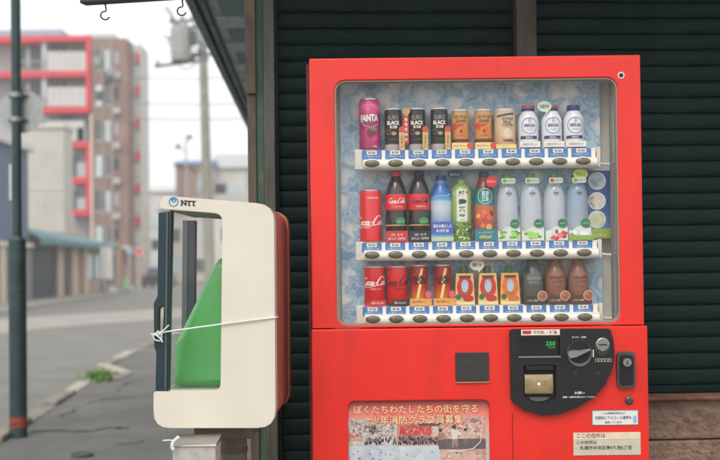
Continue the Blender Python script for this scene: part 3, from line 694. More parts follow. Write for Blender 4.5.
# printed cards inside the window
bd = .13
q = lambda px, py, d=bd: V2(px, py, d)
a0, a1 = q(586,238.5,.1), q(611,170.5,.1)
card = mk('display_card', box(a0[0], a1[0], .1, .102, a0[1], a1[1]), mat_ramp([(0,(150,170,60)),(.13,(150,176,66)),(.16,(76,120,170)),(.5,(40,84,140)),(1,(34,80,140))], 1, .5, noise=.02), vm)
card.data.transform(Matrix.Translation((0,0,-a0[1]))); card.location.z = a0[1]
for n_ in card.data.materials[0].node_tree.nodes:
    if n_.type == 'MATH' and abs(n_.inputs[1].default_value-1) < 1e-6: n_.inputs[1].default_value = 1/(a1[1]-a0[1])
for py, c, d in ((181,(170,186,196),(110,130,140)), (201,(206,196,182),(70,64,60)), (219.5,(190,196,160),(160,130,100))):
    b = q(597, py, .1); mk('card_ring', flat(ellipse(b[0], b[1]-a0[1], .0275, .0275), .0994), M['inkw'], card)
    mk('card_picture', flat(ellipse(b[0], b[1]-a0[1], .025, .025), .0988), photo_mat(c, tuple(min(255, v+30) for v in c), d, 45), card)
b = q(597, 235, .1); mk('card_lettering', move(fit(text('ラベルレスボトル', bold=.01), .06, .009), b[0], .0986, b[1]-a0[1]), mat((230,236,170), .6), card)
def bubble(px, py, a, b, c, body, ct, d=.06, tail=0, lab=None):
    p = q(px, py, d); o = mk('promotion_tag', plate(ellipse(p[0], p[1], a, b, 22), [], d, d+.0012), mat(c, .5), vm)
    if lab: o['label'] = lab
    if body: mk('lettering', move(fit(text(body, bold=.02), a*1.35, b*.7), p[0], d-.0006, p[1]), mat(ct, .6), o)
    if tail: mk('tag_tail', plate([(p[0]+.004*tail, p[1]-b*.85), (p[0]+.014*tail, p[1]-b*.8), (p[0]+.004*tail, p[1]-b*1.45)], [], d+.0002, d+.001), mat(c, .5), o)
bubble(544.5, 106.5, .0215, .0165, (222,230,212), 'NEW', (50,110,60), tail=1, lab='pale oval tag over the white bottles')
bubble(455, 174.5, .0215, .0125, (28,40,66), 'おいしい', (200,206,214), lab='dark blue oval tag')
bubble(580.5, 174, .0225, .0165, (206,216,92), 'ラベルレス', (60,96,40), lab='yellow oval tag')
bubble(477, 265, .0225, .0165, (232,224,212), '果汁', (170,60,60), tail=1, lab='white speech bubble tag over the juices')
# narrow red tag between the first two black cans
tg0, tg1 = q(403.2, 143.5, .06), q(408.6, 115, .06)
tgo = mk('promotion_tag', box(tg0[0], tg1[0], .06, .0612, tg0[1], tg1[1]), mat((206,44,44), .5), vm); tgo['label'] = 'narrow red hanging tag between black cans'
p = q(406.2, 112.2, .06); mk('tag_head', plate(round_poly([(p[0]-.013,p[1]+.002),(p[0]-.009,p[1]+.013),(p[0]+.009,p[1]+.013),(p[0]+.013,p[1]+.002),(p[0],p[1]-.016)], .004), [], .0588, .0599), mat((196,164,92), .5), tgo)
for k, ch in enumerate('香る豆挽き'):
    p = q(406, 119.5+k*5, .06); mk('lettering', move(fit(text(ch, bold=.03), .010, .010), p[0], .0594, p[1]), M['inkw'], tgo)

# ================================================================== DRINKS
K = (MY+DY)/FPX
def drink(name, label, cat, px, row, group, dy=0.0):
    p = P(px, 235, MY+DY+dy); return thing(name, label, cat, (p.x, MY+DY+dy, tray_z[row]), 0, group)
def body(name, prof, mats, root, n=36, seg=None, smooth=40, squash=1):
    v, f, s = lathe(prof, n, squash); mats = mats if isinstance(mats, list) else [mats]
    idx = [seg[i] for i in s] if seg else None
    return mk(name, (v, f), mats, root, idx=idx, smooth=smooth)
alu = mat((200,198,194), .28, metal=.85, var=.05)
def can(root, w, h, m, rim=alu, foot=alu, neck=.86):
    r = w/2; rn = r*neck
    body('body', [(r*.86,.0015),(r,.007),(r,h-.012),(rn+.001,h-.004)], m, root)
    body('lid', [(rn*.98,h-.006),(rn+.0012,h-.0045),(rn+.0012,h-.0008),(rn,h),(rn*.93,h-.001),(rn*.92,h-.004)], rim, root)
    body('foot', [(r*.8,0),(r*.84,0),(r*.865,.0016),(r*.7,.002)], foot, root)
    return r
def put(root, name, vf, r, z, m, ang=0.0, eps=.0004): return mk(name, wrap(vf, r, z, ang, eps), m, root)
def rect(w, h): return [(-w/2,0,-h/2),(w/2,0,-h/2),(w/2,0,h/2),(-w/2,0,h/2)], [(0,1,2,3)]
def disc(a, b=None, n=20): return flat(ellipse(0, 0, a, b or a, n), 0)
def ringf(a, b, n=26): return flat(ellipse(0,0,a,a,n), 0, [ellipse(0,0,b,b,n)])
def T(s, w, h=None, bold=.02, shear=0): return fit(text(s, bold=bold, shear=shear), w, h)
ink, white_i = M['ink'], M['inkw']

# --- top row
d = drink('soda_can', 'slim magenta soda can at the left end of the top row', 'can', 371, 0, 'drinks in the top row')
r = can(d, 21.5*K, 52*K, mat_ramp([(0,(150,30,84)),(.3,(176,36,96)),(.55,(120,30,84)),(.72,(196,44,110)),(.85,(226,90,146)),(1,(200,44,104))], 52*K, .3, noise=.12, scale=45))
put(d, 'lettering', tilt(T('FANTA', .060, .022, .05), .03), r, .099, white_i, -.05)
put(d, 'swoosh', ribbon([[(-.028,.006),(-.012,-.006),(.01,-.008),(.03,.004)]], .0016), r, .08, mat((224,150,190), .4))
put(d, 'swoosh', ribbon([[(-.028,.002),(-.01,.012),(.012,.01),(.028,-.002)]], .002), r, .128, mat((236,150,180), .4))
put(d, 'fruit_print', disc(.014), r, .052, mat((120,20,60), .4), .12); put(d, 'fruit_print', disc(.011), r, .036, mat((206,60,110), .4), .45)
put(d, 'leaf_print', disc(.012,.006), r, .064, mat((96,140,96), .4), .35); put(d, 'volume_mark', T('350ml', .014), r, .012, white_i, .5)
for i, (px, o_) in enumerate(((394.5,'leftmost'),(418,'middle'),(440.5,'rightmost'))):
    d = drink('coffee_can', f'black coffee can with silver foot, {o_} of the three in the top row', 'can', px, 0, 'black coffee cans')
    r = can(d, 17.4*K, 42*K, mat_ramp([(0,(176,172,166)),(.13,(186,182,176)),(.15,(52,50,48)),(.3,(34,36,36)),(1,(28,30,30))], 42*K, .3, noise=.01), neck=.95, rim=mat((222,220,214), .35, metal=.3))
    put(d, 'lettering', T('EURO', .033, .013, .0), r, .100, mat((176,166,150), .5)); put(d, 'lettering', T('BLACK', .042, .0125, .04), r, .084, white_i)
    put(d, 'volume_mark', rect(.022,.008), r, .071, M['paper']); put(d, 'lettering', T('無糖', .014, .006), r, .071, ink, eps=.0009)
    put(d, 'seal_print', ringf(.0085,.0065), r, .056, mat((150,110,70), .4), -.62); put(d, 'bean_print', disc(.008,.0055), r, .051, mat((176,150,110), .4), .05)
    put(d, 'fine_print', T('COFFEE', .03, .004, 0), r, .033, mat((120,116,108), .5))
    # little packet standing beside it
    e = P(px+8.5, 235, MY+DY-.028)
    pk = thing('snack_packet', f'small gold and red packet beside the {o_} black coffee can', 'packet', (e.x, MY+DY-.028, tray_z[0]), 0, 'packets beside the coffee cans')
    mk('wrapper', plate(round_poly([(-.0085,0),(.0085,0),(.0088,.062),(.006,.071),(-.006,.071),(-.0088,.062)], .002, 2), [], -.004, .004), mat((206,168,104), .4, var=.25, scale=120), pk, bevel=.002)
    mk('wrapper_top', plate(round_poly([(-.0091,.054),(.0091,.054),(.0062,.0715),(-.0062,.0715)], .001, 2), [], -.0046, .0046), mat((206,60,64), .4), pk)
    mk('lettering', move(T('あたり', .004, .03, .03), 0, -.0048, .032), mat((150,84,40), .5), pk)
for i, px in enumerate((461.5, 484.5)):
    d = drink('coffee_can', 'orange and gold coffee can %s in the top row' % ('beside the black cans' if i == 0 else 'beside the beige can'), 'can', px, 0, 'orange coffee cans')
    r = can(d, 17.5*K, 40*K, mat_ramp([(0,(196,150,80)),(.16,(204,150,84)),(.18,(120,64,44)),(.25,(130,68,46)),(.27,(216,156,84)),(.55,(222,140,68)),(.8,(214,164,96)),(.92,(206,150,84)),(1,(150,80,50))], 40*K, .32, noise=.03), neck=.95, rim=mat((226,222,214), .35, metal=.3))
    put(d, 'lettering', T('GEORGIA', .044, .010, .02), r, .100, mat((96,56,36), .5)); put(d, 'lettering', T('GRAND', .034, .011, .04), r, .087, mat((104,60,36), .5))
    put(d, 'lettering', T('微糖', .018, .011, .04), r, .074, mat((120,60,36), .5)); put(d, 'sun_print', disc(.013), r, .058, mat((226,120,50), .4)); put(d, 'seal_print', disc(.004,.006), r, .056, mat((140,44,30), .4), eps=.0008)
    put(d, 'round_mark', disc(.0105), r, .071, mat((208,66,52), .4), -.72); put(d, 'fine_print', T('COFFEE', .024, .004, 0), r, .042, mat((120,70,40), .5))
    sb = mk('stand_band', plate(rrect(-.029,.029,0,.020,.004), [], -r-.006, -r-.004), mat((232,206,140), .5, var=.1, scale=150), d)
    mk('stand_mark', flat(ellipse(.026,.010,.009,.010), -r-.0066), mat((214,70,44), .5), sb); mk('stand_lettering', move(T('キャンペーン', .036, .006), -.006, -r-.0066, .010), mat((150,90,50), .5), sb)
d = drink('coffee_can', 'wide beige milk coffee can beside the white bottles in the top row', 'can', 506, 0, 'drinks in the top row')
r = can(d, 21.5*K, 40*K, mat_ramp([(0,(190,140,100)),(.2,(200,160,120)),(.5,(206,180,144)),(1,(200,182,150))], 40*K, .35, noise=.08), neck=.95, rim=mat((224,220,212), .35, metal=.3))
put(d, 'ribbon_print', tilt(rect(.056,.006), .16), r, .104, mat((70,66,64), .4), -.05); 
for z, s, w in ((.092,'GEORGIA',.038),(.082,'MILK',.026),(.0725,'COFFEE',.034)): put(d, 'lettering', T(s, w, .0085, .02), r, z, mat((98,72,54), .5), .15)
put(d, 'round_mark', disc(.022,.019), r, .048, mat((226,204,168), .4), .18); put(d, 'round_ring', ringf(.018,.0165), r, .048, mat((170,130,96), .4), .18, .0008); put(d, 'shade_print', disc(.02,.004), r, .025, mat((120,76,54), .4), .25)
mk('stand_band', plate(rrect(-.032,.030,0,.0125,.001), [], -r-.005, -r-.003), mat((226,206,132), .5, var=.06), d)
for i, (px, o_) in enumerate(((529.5,'leftmost'),(553,'middle'),(575,'rightmost'))):
    d = drink('drink_bottle', f'squat white bottle with dark blue cap, {o_} of the three in the top row', 'bottle', px, 0, 'white capped bottles in the top row'); k = K
    r = 10.2*k; h = 43.5*k
    pf_ = [(r*.94,.0),(r,.004),(r,.086),(r*.93,.097),(r*.72,.110),(r*.60,.117),(r*.58,.118)]
    wm = mat((226,228,230), .35, var=.03, coat=.2); nv = mat((44,58,118), .4)
    body('body', pf_, wm, d); cap = body('cap', [(r*.62,.1165),(r*.64,.119),(r*.63,h-.004),(r*.58,h),(r*.1,h)], nv, d)
    if i < 2: body('cap_band', [(r*.645,h-.0085),(r*.648,h-.008),(r*.64,h-.0035),(r*.59,h+.0006),(r*.1,h+.0008)], mat((190,84,66), .4), cap)
    put(d, 'ring_print', ringf(.0255,.0235), r, .070, mat((104,120,160), .4)); put(d, 'lettering', T('EMERGEN', .034, .010, .03), r, .0705, mat((60,70,120), .5)); put(d, 'drop_print', disc(.005,.007), r, .085, mat((206,180,170), .4)); put(d, 'fine_print', T('YOGURT', .022, .005, 0), r, .058, mat((140,150,180), .5))
    put(d, 'band_print', rect(.056,.0095), r, .034, nv, -.08); put(d, 'fine_print', T('500ml', .02, .005), r, .034, white_i, -.08, .0009)
    sb = mk('stand_band', plate(rrect(-.031,.031,0,.021,.001), [], -r-.005, -r-.003), mat((228,222,212), .5), d)
    mk('stand_line', box(-.031,.031,-r-.0058,-r-.0048,.0,.0028), nv, sb); mk('stand_lettering', move(T('おなかにやさしい', .044, .006), 0, -r-.0056, .012), mat((140,110,120), .5), sb)

# --- middle row
cokered = mat((222,34,38), .3, var=.03, coat=.25)
d = drink('cola_can', 'tall red cola can with white script, left end of the middle row', 'can', 371, 1, 'drinks in the middle row')
r = can(d, 22*K, 52.5*K, cokered, neck=.9); put(d, 'lettering', tilt(fit(script_word(), .125, .036), .04), r, .064, white_i, .02); put(d, 'fine_print', T('ORIGINAL TASTE', .036, .005), r, .136, white_i, .2); put(d, 'fine_print', T('コカ・コーラ', .016, .005), r, .044, white_i, -.3)
def pet(px, h, w, prof=None, row=1, cap_c=(0,0,0), name='drink_bottle', label='', group='drinks in the middle row', m=None, cap_r=.46):
    d = drink(name, label, 'bottle', px, row, group); r = w*K/2; H = h*K
    prof = prof or [(.9,0),(1,.02),(1,.30),(.97,.42),(1,.56),(.99,.66),(.86,.76),(.6,.86),(.44,.915),(.42,.935)]
    b = body('body', [(r*a, H*z) for a, z in prof], m, d)
    cr = r*cap_r; c = body('cap', [(cr*1.06,H*.928),(cr*1.06,H*.942),(cr,H*.945),(cr,H*.99),(cr*.92,H),(cr*.1,H)], mat(cap_c, .4), d)
    def rad(z):
        t = z/H
        for (a0, z0), (a1, z1) in zip(prof, prof[1:]):
            if z0 <= t <= z1 and z1 > z0: return r*(a0+(a1-a0)*(t-z0)/(z1-z0))
        return r
    return d, r, H, rad
colam = mat((38,22,20), .12, var=.2, scale=30, coat=.6)
for i, (px, cc, nm) in enumerate(((396.5,(214,34,38),'cola bottle with red cap and red label'),(419.5,(28,30,32),'cola bottle with black cap and dark lettering'))):
    d, r, H, rad = pet(px, 71, 21.5, cap_c=cc, name='cola_bottle', label=f'dark {nm} in the middle row', m=colam)
    put(d, 'label_wrap', rect(2*math.pi*r*.98, .048), lambda z: max(rad(z), r*.985), H*.56, cokered, 0, .0007)
    put(d, 'lettering', fit(script_word(), .054, .020), r, H*.575, white_i if i == 0 else mat((70,22,24), .4), .05, .0015); put(d, 'fine_print', T('Coca-Cola' if i == 0 else 'ZERO', .03, .004), r, H*.495, mat((240,190,180), .4), .1, .0015)
    put(d, 'label_tail', rect(2*math.pi*r*.5, .004), r, H*.235, mat((206,150,96), .5), 0, .0006)
    put(d, 'round_mark', disc(.0165,.012), r, H*.29, mat((60,140,84), .4), .4, .0012); put(d, 'round_lettering', T('ecoる', .02, .006), r, H*.29, mat((180,220,180), .4), .4, .0018)
    sb = mk('stand_band', plate(rrect(-.034,.033,0,.034,.001), [], -r-.006, -r-.004), mat((200,36,38) if i == 0 else (30,32,34), .45), d)
    for z, s, w in ((.022,'コカ・コーラ',.036),(.0105,'おいしさ・さわやか',.052)): mk('stand_lettering', move(T(s, w, .008), 0, -r-.0066, z), white_i, sb)
d, r, H, rad = pet(441.5, 66, 22, cap_c=(36,66,120), label='blue sports drink bottle with pale middle in the middle row', m=mat_ramp([(0,(110,150,190)),(.3,(130,160,190)),(.5,(196,204,212)),(.6,(170,196,214)),(.63,(90,160,200)),(.72,(40,110,176)),(.86,(36,96,170)),(.9,(110,150,186)),(1,(90,130,176))], 66*K, .25, noise=.02))
put(d, 'lettering', T('AQUARIUS', .056, .012, .05, .15), r, H*.735, white_i); put(d, 'swoosh', ribbon([[(-.03,0),(-.01,.008),(.012,.007),(.03,.014)]], .002), r, H*.65, mat((170,210,230), .4))
sb = mk('stand_band', plate(rrect(-.034,.034,0,.060,.001), [], -r-.006, -r-.004), mat_ramp([(0,(120,170,200)),(.1,(206,206,120)),(.2,(150,200,190)),(.34,(80,120,190)),(.5,(60,86,170)),(1,(66,90,174))], .06, .5), d)
for z, s, w in ((.047,'毎日の暮らしに',.056),(.033,'水分補給',.040),(.010,'スポーツ',.034)): mk('stand_lettering', move(T(s, w, .0105 if z > .02 else .006), 0, -r-.0066, z), white_i, sb)
d, r, H, rad = pet(461.5, 61.5, 20.5, cap_c=(150,168,86), label='green tea bottle with a white character panel in the middle row', m=mat_ramp([(0,(110,140,70)),(.25,(130,158,84)),(.5,(150,172,92)),(.8,(164,184,110)),(1,(120,150,80))], 61.5*K, .3, noise=.12, scale=60),
    prof=[(.93,0),(1,.02),(1,.40),(.98,.5),(1,.62),(.98,.8),(.84,.88),(.5,.93),(.44,.94)])
put(d, 'panel_print', rect(.034,.098), r, H*.58, mat((222,224,206), .45, var=.05, scale=120))
for k_, s in enumerate('綾鷹茶葉'): put(d, 'lettering', T(s, .021, .018, .03), r, H*.77-k_*.024, mat((70,84,66), .5), .0, .0009)
put(d, 'leaf_print', disc(.012,.006), r, H*.645, mat((50,62,56), .4), .05, .0014); put(d, 'red_seal', rect(.006,.01), r, H*.79, mat((190,60,50), .5), .52)
for k_ in range(26): put(d, 'leaf_print', tilt(disc(random.uniform(.004,.008), random.uniform(.002,.004), 8), random.uniform(-1,1)), r, random.uniform(.008,.055), mat(random.choice(((206,218,160),(90,120,60),(70,96,50),(170,196,110))), .5), random.uniform(-.9,.9), .0006+.00002*k_)
d, r, H, rad = pet(484.5, 69.5, 21, cap_c=(20,90,92), label='teal and orange fruit tea bottle with red round mark in the middle row', m=mat_ramp([(0,(24,110,112)),(.3,(190,86,60)),(.34,(206,100,70)),(.5,(200,96,60)),(.53,(30,124,120)),(.74,(26,110,110)),(.77,(120,60,44)),(.9,(150,70,50)),(1,(30,100,100))], 69.5*K, .3, noise=.05, scale=50))
put(d, 'ring_print', ringf(.024,.0222), r, H*.64, mat((190,220,214), .45)); put(d, 'lettering', T('茶房', .024, .018, .02), r, H*.675, mat((206,230,224), .45)); put(d, 'lettering', T('紅茶', .022, .016, .02), r, H*.6, mat((206,230,224), .45))
for k_ in range(9): put(d, 'fruit_print', disc(random.uniform(.005,.010)), r, random.uniform(.042,.088), mat(random.choice(((226,120,60),(206,60,44),(240,176,90),(150,40,36))), .45), random.uniform(-.8,.8), .0006+.00003*k_)
sb = mk('stand_band', plate(rrect(-.034,.034,0,.036,.001), [], -r-.006, -r-.004), mat((44,124,136), .5), d); mk('stand_lettering', move(T('600ml', .036, .011, .04), -.002, -r-.0066, .013), mat((206,190,80), .5), sb); mk('stand_lettering', move(T('たっぷりサイズ', .044, .006), 0, -r-.0066, .026), mat((190,214,214), .5), sb)
a_ = mk('round_mark', plate(ellipse(.0185, H*.845, .0175, .0175), [], -r-.006, -r-.0045), mat((214,40,40), .45), d); mk('round_lettering', move(T('ビタミン', .024, .007), .0185, -r-.0066, H*.845), white_i, a_)
clearm = mat_ramp([(0,(240,242,242)),(.2,(234,238,240)),(.5,(224,229,235)),(.8,(216,224,232)),(1,(200,214,208))], 68*K, .08, noise=.06, scale=30, coat=.9, alpha=.55)
blue_c = mat_ramp([(0,(226,232,236)),(.2,(206,218,228)),(.5,(180,200,220)),(1,(160,188,212))], 68*K, .08, noise=.06, scale=30, coat=.9, alpha=.55)
for i, (px, nm, lc) in enumerate(((507.5,'clear sparkling water bottle with green lime stand, left one of two in the middle row',(120,176,60)),(531,'clear sparkling water bottle with green lime stand, right one of two in the middle row',(120,180,64)),(554.5,'clear sparkling water bottle with pink stand in the middle row',(216,80,84)),(577.5,'bluish clear water bottle before the blue display card',(196,206,204)))):
    d, r, H, rad = pet(px, 67, 21.5, cap_c=(110,160,70) if i < 3 else (70,110,130), label=nm, m=clearm if i < 3 else blue_c, cap_r=.4,
        prof=[(.93,0),(1,.02),(1,.55),(.97,.64),(.9,.72),(.72,.81),(.5,.88),(.42,.92),(.4,.935)])
    nt = mk('neck_tag', plate(rrect(-.021,.021,H*.845,H*.925,.005), [], -r-.002, -r-.0008), mat((206,208,196), .5), d); mk('neck_mark', flat(ellipse(-.012,H*.885,.006,.0065), -r-.0026), mat((110,170,70) if i != 2 else (190,80,60), .5), nt); mk('neck_lettering', move(T('ラベルレス', .024, .007), .006, -r-.0026, H*.885), mat((96,110,96), .5), nt)
    for s_ in (-1, 1): put(d, 'star_print', ribbon([[(-.009,.004*s_),(0,.0),(.009,-.004*s_)]], .0014), rad, H*.70, mat((54,62,70), .4), .05, .0012)
    put(d, 'drop_print', disc(.002), rad, H*.665, mat((60,70,80), .4), .05, .0012); put(d, 'drop_print', disc(.002), rad, H*.735, mat((60,70,80), .4), .05, .0012)
    sh_ = [(-.034,0),(.033,0),(.033,.042)] + [(.033-.067*t/8, .042-.012*math.sin(t*1.1)*.5-.008*t/8) for t in range(1, 9)]
    sb = mk('stand_band', plate(sh_, [], -r-.006, -r-.004), mat((214,220,206), .5), d)
    for k_ in range(16): mk('fruit_print', flat(ellipse(random.uniform(-.027,.028), random.uniform(.006,.027), random.uniform(.004,.009), random.uniform(.003,.007), 10), -r-.0066-.00003*k_), mat(random.choice((lc, tuple(min(255, v+36) for v in lc), tuple(int(v*.75) for v in lc))), .5), sb)
    g_ = mk('round_mark', plate(ellipse(.0165,.052,.0135,.0135), [], -r-.009, -r-.0078), mat((42,120,72), .45), d); mk('round_lettering', move(T('ecoる', .016, .006), .0165, -r-.0095, .052), mat((170,214,180), .45), g_)
    if i == 3:
        mk('grass_band', plate(rrect(-.034,.040,0,.014,.001), [], -r-.0085, -r-.0075), mat((140,170,66), .5), d)

# --- bottom row
for i, (px, nm) in enumerate(((374,'short red cola can with white script, left end of the bottom row'),(396.5,'short red cola can with dark script in the bottom row'))):
    d = drink('cola_can', nm, 'can', px, 2, 'cola cans in the bottom row'); r = can(d, 21*K, 39.5*K, cokered, neck=.95, rim=mat((220,190,184), .35, metal=.3))
    put(d, 'lettering', tilt(fit(script_word(), .105, .034), .03), r, .074, white_i if i == 0 else mat((56,24,26), .4), .06); put(d, 'fine_print', T('ORIGINAL TASTE' if i == 0 else 'ZERO', .034, .0045), r, .052, mat((240,190,186) if i == 0 else (90,20,22), .4), .1)
    sb = mk('stand_band', plate([(-.032,0),(.033,0),(.033,.018),(-.012,.018),(-.018,.009),(-.032,.009)], [], -r-.005, -r-.003), mat((206,44,44) if i == 0 else (44,38,38), .5), d); mk('stand_lettering', move(T('おいしい', .036, .0075), .008, -r-.0056, .010), white_i, sb)
for i, px in enumerate((418.5, 442)):
    d = drink('energy_can', 'red and orange energy drink can %s in the bottom row' % ('beside the dark script cola' if i == 0 else 'beside the juice cartons'), 'can', px, 2, 'red and orange energy cans')
    r = can(d, 17.3*K, 40.5*K, mat_ramp([(0,(226,150,70)),(.2,(230,130,60)),(.42,(206,70,44)),(.6,(176,34,36)),(1,(170,28,34))], 40.5*K, .3, noise=.05), neck=.95, rim=mat((216,196,190), .35, metal=.3))
    put(d, 'flash_print', [( -.002,0,-.055),(.004,0,-.055),(.013,0,-.004),(.006,0,-.004),(.012,0,.050),(.006,0,.050),(-.003,0,.004),(.004,0,.004)] and flat([(-.012,-.05),(-.004,-.05),(.006,-.002),(.002,.0),(.012,.048),(.004,.048),(-.006,.004),(-.001,.002)], 0), r, .066, mat((240,214,140), .4), 0)
    for z, s in ((.085,'REAL'),(.0715,'GOLD')): put(d, 'lettering', tilt(T(s, .040, .0125, .05), .12), r, z, mat((34,30,30), .5), 0, .0009)
    sb = mk('stand_band', plate(rrect(-.030,.036,0,.022,.001), [], -r-.005, -r-.003), mat((228,160,84), .5, var=.1, scale=90), d); mk('stand_lettering', move(T('はたらくあなたに', .034, .006), -.006, -r-.0056, .012), mat((120,60,30), .5), sb)
    mk('round_mark', plate(ellipse(.026,.034,.0095,.0115), [], -r-.0046, -r-.0036), mat((220,96,110), .45), d)
for i, (px, o_, c1, c2) in enumerate(((463.5,'red apple juice carton, left one of two in the bottom row',(200,48,38),(232,186,116)),(486.5,'red apple juice carton, right one of two in the bottom row',(204,50,40),(232,186,116)),(508.5,'orange juice carton beside the grey bottle in the bottom row',(226,110,44),(236,170,84)))):
    d = drink('juice_carton', o_, 'carton', px, 2, 'juice cartons in the bottom row'); w = 10*K; h = 31.5*K
    b = mk('body', ([(-w,-.024,0),(w,-.024,0),(w*.86,-.020,h),(-w*.86,-.020,h),(-w,.024,0),(w,.024,0),(w*.86,.02,h),(-w*.86,.02,h)], [(0,1,2,3),(5,4,7,6),(4,0,3,7),(1,5,6,2),(3,2,6,7),(4,5,1,0)]), mat(c2, .45, var=.06, scale=60), d, bevel=.002)
    yf = lambda z: -.0244+.004*z/h
    def pd(name, outer, m, k=0): o_2 = flat(outer, 0); return mk(name, ([(v[0], yf(v[2])-.0003*k-.0003, v[2]) for v in o_2[0]], o_2[1]), m, d)
    pd('panel_print', ellipse(0, .055, .0250, .034, 24), mat(c1, .45, var=.12, scale=80)); pd('fruit_print', ellipse(.010,.020,.017,.010,18), mat(tuple(int(v*.95) for v in c1), .45), 1); pd('pale_print', ellipse(0,.058,.011,.020,18), mat((176,192,204), .45, var=.15, scale=150), 2)
    pd('leaf_mark', ellipse(-.020,.025,.0085,.009,16), mat((50,110,56), .45), 2); pd('arch_print', rrect(-.018,.018,.082,.090,.003), mat((96,60,40), .5), 2); pd('base_print', rrect(-.030,.030,.001,.010,.001), mat((220,206,150), .5), 1)
    o_3 = move(T('りんご' if i < 2 else 'みかん', .026, .010, .04), 0, 0, .036); mk('lettering', ([(v[0], yf(v[2])-.0014, v[2]) for v in o_3[0]], o_3[1]), mat((110,140,60), .5), d)
    body('cap', [(.010,h-.001),(.0115,h+.002),(.0115,h+.020),(.010,h+.022),(.002,h+.022)], mat((70,120,60), .4), d)
for i, (px, nm, c) in enumerate(((532,'dark grey coffee bottle in the bottom row',(98,98,96)),(554.5,'brown milk coffee bottle beside the grey bottle',(150,100,78)),(577.5,'brown milk coffee bottle at the right end of the bottom row',(150,104,84)))):
    d, r, H, rad = pet(px, 46.5, 21.5, row=2, cap_c=(60,60,58) if i == 0 else (140,96,78), label=nm, group='coffee bottles in the bottom row', m=mat(c, .3, var=.12, scale=14, coat=.3), cap_r=.5, prof=[(.93,0),(1,.02),(1,.5),(.96,.62),(.8,.76),(.58,.86),(.52,.9),(.5,.935)])
    tc_ = mat((36,38,38) if i == 0 else (92,56,44), .5)
    put(d, 'lettering', T('GEORGIA' if i == 0 else 'CRAFT', .046, .010, .03), r, H*.56, mat((150,150,146), .5) if i == 0 else tc_); put(d, 'lettering', T('BLACK' if i == 0 else 'LATTE', .03, .008, .02), r, H*.47, mat((140,140,136), .5) if i == 0 else tc_, 0); put(d, 'fine_print', T('craftsman', .026, .004, 0), r, H*.38, tc_)
    if i == 0: put(d, 'leaf_print', disc(.009,.011), rad, H*.72, mat((36,60,52), .4), -.7)
    sb = mk('stand_band', plate(rrect(-.034,.033,0,.026,.001), [], -r-.006, -r-.004), mat((84,56,46) if i else (64,54,50), .5), d); mk('stand_lettering', move(T('こだわり珈琲', .034, .007), -.008, -r-.0066, .012), mat((196,176,160), .5), sb)
    mk('round_ring', flat(ellipse(.022,.026,.0155,.0155), -r-.0072), mat((206,190,172), .5), sb); mk('round_mark', flat(ellipse(.022,.026,.0135,.0135), -r-.0080), photo_mat((150,84,60), (190,120,90), (96,50,36), 120), sb)

# ================================================================== TELEPHONE BOX
TY = 2.76; TR = R(-1.5); to = P(215, 430, TY)
tb_M = Matrix.Translation((to.x, TY, 0)) @ Matrix.Rotation(TR, 4, 'Z'); tb_inv = tb_M.inverted()
tb = thing('telephone_box', 'cream and red public telephone cabinet on a pedestal left of the vending machine', 'telephone box', (to.x, TY, 0), TR)
def LT(px, py, yl=0.0):
    o = tb_inv @ CAM; d = tb_inv.to_3x3() @ ray(px, py); p = o+d*((yl-o.y)/d.y); return (p.x, p.z)
TD = .46
cpts = [LT(159.5,208), LT(161,195.5), LT(274,204.5), LT(275.5,428), LT(153.5,428), LT(153.5,391.5), LT(220.5,391), LT(222.5,213.5), LT(169,209.5)]
cshape = round_poly(cpts, [.006,.022,.052,.05,.045,.008,.022,.026,.01], 4)
mk('front_panel', plate(cshape, [], 0, .05), M['cream'], tb, bevel=.012, seg=4)
mk('rear_panel', plate(cshape, [], TD-.05, TD), M['boxred'], tb, bevel=.012, seg=4)
# red shell between the panels: right side, top, floor
op = round_poly([LT(163,199), LT(272.5,207), LT(274,426.5), LT(155,426.5)], [.018,.05,.048,.042], 7)
ins = round_poly([LT(168,205), LT(266,212.5), LT(267,419), LT(160,419)], [.01,.04,.04,.03], 7)
def strip(o_, i_, y0, y1, skip):
    V = []; F = []; n = len(o_)
    for l in (o_, i_):
        for y in (y0, y1): V += [(p[0], y, p[1]) for p in l]
    for i in range(n):
        j = (i+1) % n
        if i in skip: continue
        F += [(i, j, j+n, i+n), (2*n+i, 3*n+i, 3*n+j, 2*n+j)]
    return V, F
mk('shell', strip(op, ins, .052, TD-.052, {31}), M['boxred'], tb, smooth=50)
il = round_poly([LT(171,209), LT(262,214), LT(262,415), LT(163,391)], [.0]*4, 1)
mk('ceiling', box(LT(166,200)[0], LT(264,200)[0], .051, TD-.051, LT(222,207.5)[1]-.006, LT(222,207.5)[1]), M['inner'], tb)
mk('floor', box(LT(158,400)[0], LT(266,400)[0], .051, TD-.051, LT(222,418)[1], LT(222,391)[1]-.004), M['inner'], tb)
mk('back_wall', box(LT(262,400)[0], LT(266,400)[0], .051, TD-.051, LT(222,391)[1], LT(222,212)[1]), M['inner'], tb)
for y in (.02, TD-.02):
    gp = mk('side_pane', flat([LT(168,392.5), LT(222,392.5), LT(223.5,212), LT(171,208.5)], y), M['clear'], tb)
